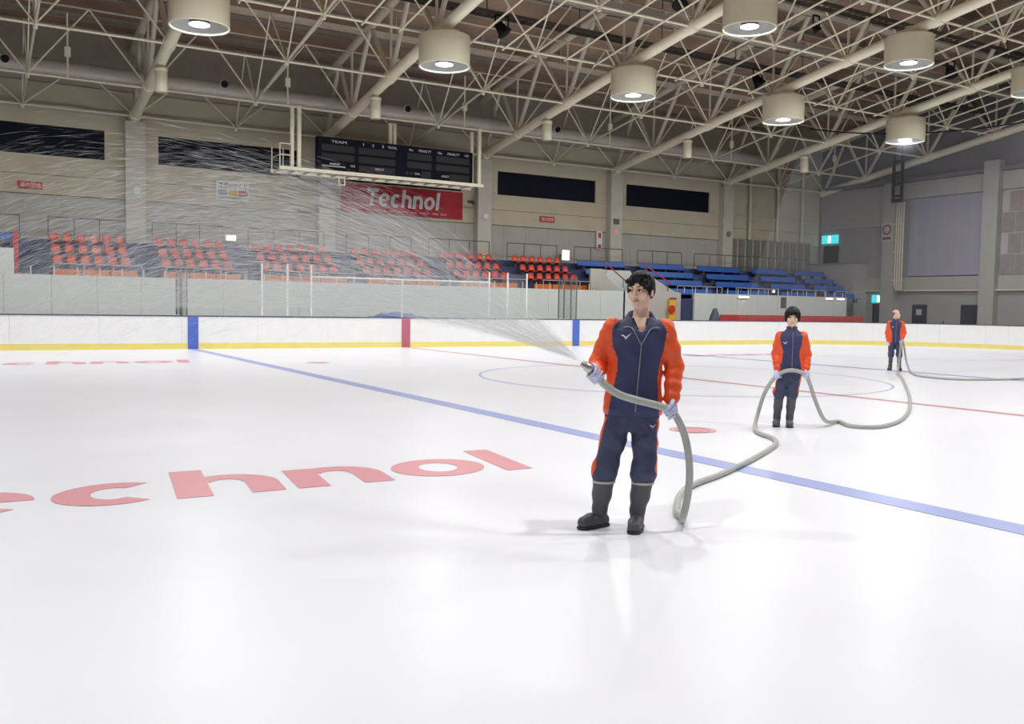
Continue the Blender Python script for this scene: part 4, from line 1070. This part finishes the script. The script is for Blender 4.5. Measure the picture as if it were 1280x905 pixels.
    if sp['open']:
        JK.cone(nk+(-.0, -.07, .06), nk+(.012, -.105, -.15), .07*s, .008*s, .006, True)
        JK.cone(nk+(-.0, -.13, .06), nk+(.012, -.15, -.165), .062*s, .008*s, .006, True)
        JK.cone(nk+(0, -.02, .07), nk+(0, -.035, .0), .062*s, .06*s, .012, True)
    def folds(P):
        n_ = .0032*np.sin(P[:, 2]*55+P[:, 0]*18+2*np.sin(P[:, 0]*13))*np.sin(P[:, 1]*20+P[:, 2]*14+P[:, 0]*9)
        arm_w = np.zeros(len(P))
        for a in 'RL':
            d = np.minimum(sd_cone(P, g['sh'+a], g['el'+a], .07, .06), sd_cone(P, g['el'+a], g['wr'+a], .06, .045)); arm_w = np.maximum(arm_w, (d < .02)*1.0)
        n_ = n_*(.6+arm_w*.5)+arm_w*.0016*np.sin(P[:, 2]*80+P[:, 1]*60+P[:, 0]*45+2*np.sin(P[:, 0]*30))
        return n_.astype(np.float32)
    JK.warp(folds)
    V, F = JK.mesh(); V = relax(V, F, 1); fc = V[F].mean(1)
    T = np.array(sp['limits']); T = T[np.argsort(T[:, 0])]
    xl, xr = np.interp(fc[:, 2], T[:, 0], T[:, 1]), np.interp(fc[:, 2], T[:, 0], T[:, 2])
    dt = None
    tz = np.array(tt); tz = tz[np.argsort(tz[:, 0])]
    vv = [np.interp(fc[:, 2], tz[:, 0], tz[:, i]) for i in range(1, 5)]
    dt = (np.sqrt(((fc[:, 0]-vv[0])/vv[2])**2+((fc[:, 1]-vv[1])/vv[3])**2)-1)*.13
    da = {}
    for a in 'RL':
        sl = arms[a]; da[a] = np.min([sd_cone(fc, p, p2, rp, r2) for (p, rp), (p2, r2) in zip(sl[:-1], sl[1:])], axis=0)
    on_arm = np.minimum(da['R'], da['L']) < dt-.012
    inside = (fc[:, 0] > xl) & (fc[:, 0] < xr) & ~(on_arm & (fc[:, 2] < nk[2]-.12*s))
    navy = inside
    sR = (~navy) & (on_arm | (fc[:, 2] > nk[2]-.16*s)) & (fc[:, 0] < vv[0]); sL = (~navy) & (on_arm | (fc[:, 2] > nk[2]-.16*s)) & (fc[:, 0] >= vv[0])
    side = ~(navy | sR | sL)
    jk = mesh_obj('jacket', *pick(V, F, navy), M_NAVY, root)
    for m_ in (sR, sL):
        if m_.any(): o = mesh_obj('sleeve', *pick(V, F, m_), M_JORANGE, jk); o['label'] = 'orange sleeve'
    for m_ in (side & (fc[:, 0] < vv[0]), side & (fc[:, 0] >= vv[0])):
        if m_.any(): o = mesh_obj('side_panel', *pick(V, F, m_), M_JORANGE, jk); o['label'] = 'orange side panel'
    # front surface finder for zip and emblem
    def front(x, z, off=.003):
        m_ = (np.abs(V[:, 0]-x) < .014) & (np.abs(V[:, 2]-z) < .014)
        return np.array((x, (V[m_, 1].min() if m_.any() else -.12)-off, z))
    zp = [front(sp['zipx'](z), z) for z in np.linspace(sp['zip'][0], sp['zip'][1], 16)]
    MB().tube(zp, .0042, 6).build('zipper', M_ZIP, jk, org=(0, 0, 0)).location = (0, 0, 0)
    def bird(c, wd, m_, par, onx=None):
        c = np.array(c); b = MB()
        for poly in ([(-.5, .1), (-.2, .12), (0, -.08), (.14, .06), (.5, .28), (.2, -.05), (.02, -.3), (-.22, -.05)], [(-.05, -.3), (.02, -.3), (.1, -.12), (-.1, -.12)]):
            b.add([(c[0]+x*wd, c[1], c[2]+z*wd) for x, z in poly], [tuple(range(len(poly)))])
        b.build('emblem', m_, par, org=(0, 0, 0)).location = (0, 0, 0)
    e = front(*sp['bird'], .006); bird(e, sp['birdw'], M_MARK, jk)
    # collar
    cb = MB(); n = 22; vs = []
    op = math.radians(62 if sp['open'] else 14); rc = .077*s
    for i in range(n+1):
        a = -math.pi/2+op+(2*math.pi-2*op)*i/n; f_ = abs(i/n-.5)*2
        ringp = ((.062, -.03), (.068, .04), (.078, .05), (.1, .022), (.122, -.016)) if sp['open'] else ((.072, -.03), (.073, .02), (.07, .052), (.075, .054), (.08, -.02))
        for rr, zz in ringp:
            if sp['open']: dip = -.05*f_**2.5-(.03*f_**4 if rr > .09 else 0); fl = 1+.12*f_**3
            else: dip = -.006*f_**3; fl = 1
            vs.append((nk[0]+rr*s*fl*math.cos(a)*1.04, nk[1]+.005+rr*s*fl*math.sin(a)*(1.0 if sp['open'] else 1.0), nk[2]+(zz+dip)*s))
    fs = [(5*i+k, 5*i+k+1, 5*i+k+6, 5*i+k+5) for i in range(n) for k in range(4)]
    cb.add(vs, fs, True); cb.build('collar', M_NAVY, jk, org=(0, 0, 0)).location = (0, 0, 0)
    if sp['open']:
        su = Field(nk-.2, nk+.12, h); su.loft([(nk[2]-.19, nk[0], .0, .1, .088), (nk[2]-.05, nk[0], .0, .088, .078), (nk[2]-.005, nk[0], .004, .07, .066)], .01)
        su.cone(nk+(.0, -.07, .05), nk+(.01, -.1, -.085), .082*s, .01*s, .006, True)
        V2, F2 = su.mesh(); mesh_obj('shirt', V2, F2, M_SHIRT, root)
        for q in (-1, 1):
            zl = [front(sp['zipx'](sp['zip'][1])+q*dx*s, sp['zip'][1]+dz*s, .005) for dx, dz in ((0, 0), (.018, .035), (.036, .07), (.052, .098), (.066, .115), (.085, .123), (.105, .123), (.122, .12))]
            MB().tube(zl, .0035, 6).build('zipper_edge', M_ZIP, jk, org=(0, 0, 0)).location = (0, 0, 0)
    # ---------------- trousers
    TR = Field(lo, hi, h); bt = sp['boot_top']
    TR.loft([(pel[2]-.1, pel[0], 0, .155*s, .105*s), (pel[2], pel[0], 0, .172*s, .115*s), (pel[2]+.1, pel[0], 0, .17*s, .115*s), (pel[2]+.14, pel[0], 0, .155*s, .1*s)], .03, 2.4)
    for a in 'RL':
        hp, kn, an = g['hip'+a], g['kn'+a], g['an'+a]; t = (kn[2]-bt)/(kn[2]-an[2]); lowp = kn*(1-t)+an*t
        TR.chain([hp, hp*.5+kn*.5, kn, lowp+(0, 0, .05), lowp+(0, 0, .012)], [.1*s, .087*s, .082*s, .082*s*sp['baggy'], .066*s], .03)
    TR.warp(lambda P: (.005*np.sin(P[:, 2]*42+P[:, 0]*30+3*np.sin(P[:, 0]*17))*np.sin(P[:, 1]*25+P[:, 2]*12)).astype(np.float32))
    V, F = TR.mesh(); V = relax(V, F, 1); fc = V[F].mean(1)
    stripe = np.zeros(len(F), bool)
    for a, q in (('R', -1), ('L', 1)):
        kn, hp = g['kn'+a], g['hip'+a]; z0, z1 = bt+.04, hp[2]-.02
        ax = np.interp(fc[:, 2], [kn[2]-.1, kn[2], hp[2]], [kn[0]*1.0, kn[0], hp[0]])
        wide = np.interp(fc[:, 2], [z0, z0+.06, z0+.13, z0+.2, z1], [.088, .066, .082, .081, .086])*s
        stripe |= ((fc[:, 0]-ax)*q > wide) & (fc[:, 2] > z0) & (fc[:, 2] < z1) & (q*(fc[:, 0]-pel[0]) > 0)
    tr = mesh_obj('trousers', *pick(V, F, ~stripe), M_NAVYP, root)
    for q in (-1, 1):
        m_ = stripe & (q*(fc[:, 0]-pel[0]) > 0)
        if m_.any(): o = mesh_obj('side_stripe', *pick(V, F, m_), M_JORANGE, tr); o['label'] = 'orange side stripe'
    if sp.get('bird2'):
        m_ = (np.abs(V[:, 0]-sp['bird2'][0]) < .015) & (np.abs(V[:, 2]-sp['bird2'][1]) < .015)
        bird((sp['bird2'][0], (V[m_, 1].min() if m_.any() else -.1)-.005, sp['bird2'][1]), .05*s, M_MARK, tr)
    # ---------------- boots
    for a in 'RL':
        kn, an, toe = g['kn'+a], g['an'+a], g['toe'+a]; t = (kn[2]-bt)/(kn[2]-an[2]); top = kn*(1-t)+an*t
        d = toe-an; d[2] = 0; L = np.linalg.norm(d); d /= L
        lo2 = np.minimum(np.minimum(top, an), toe)-.14; lo2[2] = -.02; hi2 = np.maximum(np.maximum(top, an), toe)+.14; hi2[2] = bt+.05
        bo = Field(lo2, hi2, h*.8)
        bo.chain([top+(0, 0, .02), top*.5+an*.5+(0, .008, .02), an+(0, 0, .04), an+(0, 0, .0)], [.072*s*sp['bw'], .063*s*sp['bw'], .052*s, .05*s], .02)
        hl = an-d*.035; hl[2] = .045; mid = an+d*(L*.45); mid[2] = .052; tp = an+d*(L-.045); tp[2] = .045
        bo.cone(hl, mid, .045*s, .05*s, .02); bo.cone(mid, tp, .05*s, .045*s, .02)
        sl_, P_ = bo._win(lo2, hi2); bo.D = np.maximum(bo.D, (.002-P_[..., 2]).astype(np.float32)); bo.D = np.maximum(bo.D, (P_[..., 2]-bt-.012).astype(np.float32))
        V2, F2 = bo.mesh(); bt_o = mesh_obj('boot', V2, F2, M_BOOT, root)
        tz_ = top+(0, 0, -.006); b = MB()
        b.tube([tz_+(0, 0, -.008), tz_+(0, 0, .008)], .0755*s*sp['bw'], 20, caps=False); b.build('boot_band', M_BAND, bt_o, org=(0, 0, 0)).location = (0, 0, 0)
        so = Field(lo2, hi2, h*.8); so.cone((hl[0], hl[1], .012), (mid[0], mid[1], .012), .05*s, .054*s, .01); so.cone((mid[0], mid[1], .012), (tp[0], tp[1], .012), .054*s, .049*s, .01)
        so.D = np.maximum(so.D, np.abs(P_[..., 2]-.011)-.0095).astype(np.float32)
        V2, F2 = so.mesh(); mesh_obj('sole', V2, F2, mat('boot_sole', (48, 48, 52), .7), bt_o)
    # ---------------- gloves
    for a in 'RL':
        gl = sp['glove'+a]; pts = [g['wr'+a]]+[np.array(p) for p in gl[1:2]]
        lo2 = np.min(pts, 0)-.11; hi2 = np.max(pts, 0)+.11; gf = Field(lo2, hi2, sp['gvox'])
        if gl[0] == 'grip': hand(gf, g['wr'+a], gl[1], gl[2], gl[3], gl[4], R=.036, s=s)
        else: open_hand(gf, g['wr'+a], gl[1], gl[2], s)
        gf.cone(g['wr'+a]*.8+g['el'+a]*.2, g['wr'+a], .034*s, .032*s, .01)
        V2, F2 = gf.mesh(); mesh_obj('glove', V2, F2, M_GLOVE, root)
    return root

def stand_at(px, py):
    o = at_z(px, py); d = (o-CAM)[:2]; d = d/np.hypot(*d)
    return o, math.atan2(-d[0], d[1])
def to_world(o, rz, p):
    c, s_ = math.cos(rz), math.sin(rz); return np.array((o[0]+c*p[0]-s_*p[1], o[1]+s_*p[0]+c*p[1], p[2]))

# ------------------------------------------------------------------ the three workers
O1, Z1 = stand_at(785, 660); O2, Z2 = stand_at(980, 533); O3, Z3 = stand_at(1118, 463)
noz_ax = np.array((-.107, -.05, .1)); noz_ax /= np.linalg.norm(noz_ax)
P1 = dict(loc=tuple(O1), rz=Z1, label='nearest worker with parted black hair spraying water from a grey hose', vox=.0085, hvox=.0052, gvox=.0042, s=1.0, hs=1.0,
    lo=(-.45, -.42, -.03), hi=(.45, .3, 1.86),
    J=dict(head=(.046, -.01, 1.655), neck=(.048, .012, 1.475), chest=(.03, 0, 1.27), shR=(-.135, .005, 1.395), shL=(.215, .005, 1.395), elR=(-.235, .05, 1.15), wrR=(-.232, -.155, 1.075),
           elL=(.292, .04, 1.135), wrL=(.275, -.06, .905), hipR=(-.075, 0, .80), hipL=(.095, 0, .80), knR=(-.165, -.045, .43), knL=(.105, -.03, .43),
           anR=(-.2, .015, .085), anL=(.062, .02, .085), toeR=(-.335, -.13, .0), toeL=(.035, -.2, .0)),
    headrot=(-.4, -.02, -.03), gaze=-.002, hair='parted', open=True,
    torso=[(.80, .012, 0, .2, .135), (.84, .012, 0, .208, .142), (1.0, .014, 0, .19, .135), (1.15, .02, 0, .19, .132), (1.3, .035, 0, .2, .13), (1.38, .04, .0, .185, .112), (1.44, .045, .008, .125, .09), (1.475, .048, .01, .085, .078)],
    limits=[(1.5, -.2, .3), (1.46, -.085, .18), (1.42, -.125, .215), (1.38, -.142, .232), (1.27, -.135, .215), (1.2, -.1, .198), (1.12, -.098, .178), (1.05, -.11, .175), (.95, -.132, .182), (.8, -.158, .192)],
    zip=(.83, 1.285), zipx=lambda z: .03+.03*(z-.83)/.455, bird=(-.045, 1.345), birdw=.075, bird2=(.15, .735),
    boot_top=.335, baggy=1.06, bw=1.06,
    gloveR=('grip', (-.237, -.262, 1.085), tuple(noz_ax), 1, 1), gloveL=('grip', (.272, -.118, .845), (.55, .12, -.75), -1, -1))
P2 = dict(loc=tuple(O2), rz=Z2, label='second worker with bowl-cut black hair holding the hose in both hands', vox=.011, hvox=.0085, gvox=.006, s=.9, hs=1.03,
    lo=(-.4, -.4, -.03), hi=(.48, .3, 1.66),
    J=dict(head=(.06, -.005, 1.455), neck=(.058, .012, 1.285), chest=(.058, 0, 1.1), shR=(-.085, .005, 1.205), shL=(.2, .005, 1.205), elR=(-.135, .05, .965), wrR=(-.108, -.04, .755),
           elL=(.262, .05, .965), wrL=(.256, -.04, .765), hipR=(-.01, 0, .72), hipL=(.115, 0, .72), knR=(-.075, -.02, .44), knL=(.09, -.02, .44),
           anR=(-.095, .01, .085), anL=(.068, .02, .085), toeR=(-.11, -.18, .0), toeL=(.075, -.18, .0)),
    headrot=(.02, -.02, .02), hair='bowl', open=False,
    torso=[(.70, .075, 0, .165, .12), (.75, .075, 0, .17, .125), (.9, .068, 0, .158, .118), (1.05, .06, 0, .165, .12), (1.15, .06, 0, .165, .115), (1.21, .058, .0, .15, .1), (1.26, .058, .008, .105, .085), (1.3, .058, .01, .072, .07)],
    limits=[(1.35, -.2, .3), (1.27, -.06, .165), (1.22, -.085, .195), (1.1, -.075, .19), (1.02, -.045, .168), (.93, -.048, .17), (.8, -.065, .19), (.68, -.075, .2)],
    zip=(.72, 1.26), zipx=lambda z: .075, bird=(-.02, 1.12), birdw=.07, bird2=(.19, .62), boot_top=.4, baggy=1.02, bw=1.0,
    gloveR=('grip', (-.112, -.1, .68), (.8, .0, .5), 1, 1), gloveL=('grip', (.258, -.1, .70), (.75, .0, -.6), -1, -1))
P3 = dict(loc=tuple(O3), rz=Z3, label='farthest worker with cropped hair looking to the right, one hand on the hose', vox=.014, hvox=.012, gvox=.008, s=.93, hs=1.0,
    lo=(-.42, -.4, -.03), hi=(.42, .3, 1.7),
    J=dict(head=(-.005, 0, 1.505), neck=(-.02, .012, 1.345), chest=(-.02, 0, 1.15), shR=(-.165, .005, 1.265), shL=(.14, .005, 1.265), elR=(-.215, .04, 1.0), wrR=(-.185, -.04, .79),
           elL=(.205, .05, 1.02), wrL=(.15, -.06, .83), hipR=(-.095, 0, .79), hipL=(.07, 0, .79), knR=(-.1, -.02, .45), knL=(.105, -.02, .45),
           anR=(-.11, .01, .085), anL=(.11, .02, .085), toeR=(-.15, -.17, .0), toeL=(.16, -.17, .0)),
    headrot=(1.25, .0, 0), hair='cropped', open=False,
    torso=[(.73, -.012, 0, .175, .125), (.78, -.012, 0, .18, .13), (.95, -.015, 0, .17, .12), (1.1, -.018, 0, .175, .122), (1.22, -.02, 0, .175, .118), (1.28, -.02, .0, .155, .1), (1.32, -.02, .008, .11, .085), (1.36, -.02, .01, .075, .07)],
    limits=[(1.4, -.3, .3), (1.33, -.1, .06), (1.28, -.16, .13), (1.15, -.14, .12), (1.05, -.1, .1), (.95, -.09, .1), (.85, -.09, .11), (.7, -.1, .13)],
    zip=(.76, 1.3), zipx=lambda z: .0, bird=(-.08, 1.17), birdw=.07, boot_top=.36, baggy=1.0, bw=.85,
    gloveR=('open', (-.165, -.1, .63), 1), gloveL=('grip', (.135, -.1, .775), (-.1, -.3, .9), 1, 1))
for sp in (P1, P2, P3): make_person(sp)
# ------------------------------------------------------------------ hose, nozzle, spray
def smooth_path(pts, n=10):
    pts = [np.array(p, float) for p in pts]; out = []
    P = [2*pts[0]-pts[1]]+pts+[2*pts[-1]-pts[-2]]
    for i in range(1, len(P)-2):
        a, b, c, d = P[i-1:i+3]
        t0 = 0; t1 = t0+max(np.linalg.norm(b-a), 1e-4)**.5; t2 = t1+max(np.linalg.norm(c-b), 1e-4)**.5; t3 = t2+max(np.linalg.norm(d-c), 1e-4)**.5
        for t in np.linspace(t1, t2, n, endpoint=False):
            A1 = (t1-t)/(t1-t0)*a+(t-t0)/(t1-t0)*b; A2 = (t2-t)/(t2-t1)*b+(t-t1)/(t2-t1)*c; A3 = (t3-t)/(t3-t2)*c+(t-t2)/(t3-t2)*d
            B1 = (t2-t)/(t2-t0)*A1+(t-t0)/(t2-t0)*A2; B2 = (t3-t)/(t3-t1)*A2+(t-t1)/(t3-t1)*A3
            out.append((t2-t)/(t2-t1)*B1+(t-t1)/(t2-t1)*B2)
    out.append(pts[-1]); return out
RH = .026
L1 = lambda *p: to_world(O1, Z1, p); L2 = lambda *p: to_world(O2, Z2, p); L3 = lambda *p: to_world(O3, Z3, p)
g_ = lambda x, y, z=RH: at_z(x, y, z)
hose = [L1(-.237, -.262, 1.085), L1(-.175, -.262, 1.02), L1(-.075, -.24, .955), L1(.06, -.215, .915), L1(.19, -.165, .88), L1(.272, -.118, .845), L1(.335, -.1, .755), L1(.383, -.08, .617), L1(.41, -.05, .42), L1(.4, -.02, .22), L1(.378, .0, .1), g_(852, 646.5), g_(847.5, 643),
        g_(846.5, 634), g_(848.5, 622), g_(856, 612.5), g_(870, 604.5), g_(900, 593.5), g_(935, 577), g_(962, 561.5), g_(970, 555), g_(966, 548), g_(950, 542), g_(944.5, 538), L2(-.35, -.05, .12), L2(-.27, -.07, .42), L2(-.18, -.09, .6), L2(-.112, -.1, .68), L2(-.02, -.165, .745), L2(.08, -.185, .765), L2(.18, -.165, .745), L2(.258, -.1, .70),
        L2(.31, -.06, .58), L2(.38, -.03, .38), L2(.5, .05, .12), g_(1048, 527), g_(1066, 533), g_(1092, 534), g_(1118, 529), g_(1134, 517), g_(1137.5, 500), g_(1133, 484), g_(1126.5, 471), g_(1122.5, 467), L3(.1, -.16, .2), L3(.12, -.13, .5), L3(.135, -.1, .775), L3(.16, -.06, .84), L3(.2, .0, .72), L3(.28, .12, .3), g_(1137.5, 464), g_(1150, 470), g_(1190, 474), g_(1240, 474.5), g_(1290, 473)]
hp = smooth_path(hose, 9)
for p in hp: p[2] = max(p[2], RH+.004)
he = empty('water_hose', tuple(hp[0]), 'long grey water hose looping from worker to worker across the ice', 'hose')
MB().tube(hp, RH, 12).build('hose_tube', M_HOSE, he)
nz0 = L1(-.237, -.262, 1.085); ax = L1(*(np.array((-.237, -.262, 1.085))+noz_ax))-nz0
MB().tube([nz0-ax*.05, nz0-ax*.04, nz0+ax*.055, nz0+ax*.06], [.029, .031, .031, .027], 16).build('coupling', M_STEEL, he)
nz = MB().tube([nz0+ax*.05, nz0+ax*.055, nz0+ax*.085, nz0+ax*.09, nz0+ax*.125, nz0+ax*.128, nz0+ax*.12], [.026, .033, .033, .028, .024, .018, .012], 16).build('nozzle', M_CHROME, he)
lever = MB().bar(nz0+ax*.07, nz0+ax*.03+np.array((0, 0, .05)), .012, .008); lever.build('lever', M_STEEL, he)
TIP = nz0+ax*.13
# fan of water: thin strands of drops flying away from the nozzle
def strands(n, seed, rad):
    rg = np.random.default_rng(seed); vs = []; fs = []
    # horizontal heading: picture-left and away from the camera
    hx = np.array((-math.cos(Z1), -math.sin(Z1), 0.)); hy = np.array((-math.sin(Z1), math.cos(Z1), 0.))
    for _ in range(n):
        az = rg.normal(.35, .2); elv = .3+.43*rg.random()**.9; v = rg.normal(8.4, .45)
        d = hx*math.cos(az)*math.cos(elv)+hy*math.sin(az)*math.cos(elv)+np.array((0, 0, math.sin(elv)))
        T = 2*v*math.sin(elv)/9.8*rg.random()**.75; drag = 1/(1+.12*T)
        f = lambda t: TIP+d*v*t*drag+np.array((0, 0, -.5*9.8*t*t*drag))
        dt = rg.uniform(.015, .05); a, b = f(T), f(T+dt)
        if a[2] < .02 or b[2] < .02 or (T > .22 and a[2] < 1.5 and rg.random() < .95): continue
        r = rad*rg.uniform(.5, 1.4)*(1 if T > .15 else .8)
        u = b-a; u /= np.linalg.norm(u); x = np.cross(u, (0, 0, 1.)); x /= np.linalg.norm(x); y = np.cross(x, u); m_ = (a+b)/2; k = len(vs)
        vs += [a, b]+[m_+(x*math.cos(q)+y*math.sin(q))*r for q in (0, 2.094, 4.189)]
        for j in range(3): fs += [(k, k+2+j, k+2+(j+1) % 3), (k+1, k+2+(j+1) % 3, k+2+j)]
    return vs, fs
M_WATER = bpy.data.materials.new('spray_water'); M_WATER.use_nodes = True
b_ = M_WATER.node_tree.nodes['Principled BSDF']; b_.inputs['Base Color'].default_value = (.93, .95, .97, 1); b_.inputs['Roughness'].default_value = .2; b_.inputs['IOR'].default_value = 1.33; b_.inputs['Alpha'].default_value = .55
V_, F_ = [], []
for n, seed, rad in ((44000, 3, .0005), (600, 5, .0013)):
    vs, fs = strands(n, seed, rad); k0 = len(V_); V_ += vs; F_ += [tuple(q+k0 for q in f) for f in fs]
b = MB(); b.v = [tuple(p) for p in V_]; b.f = [list(f) for f in F_]; b.sm = [True]*len(F_); b.mi = [0]*len(F_)
spray = b.build('water_spray', M_WATER, None, org=tuple(TIP))
tag(spray, 'fan of fine water spray arching left from the nozzle', 'spray', kind='stuff')
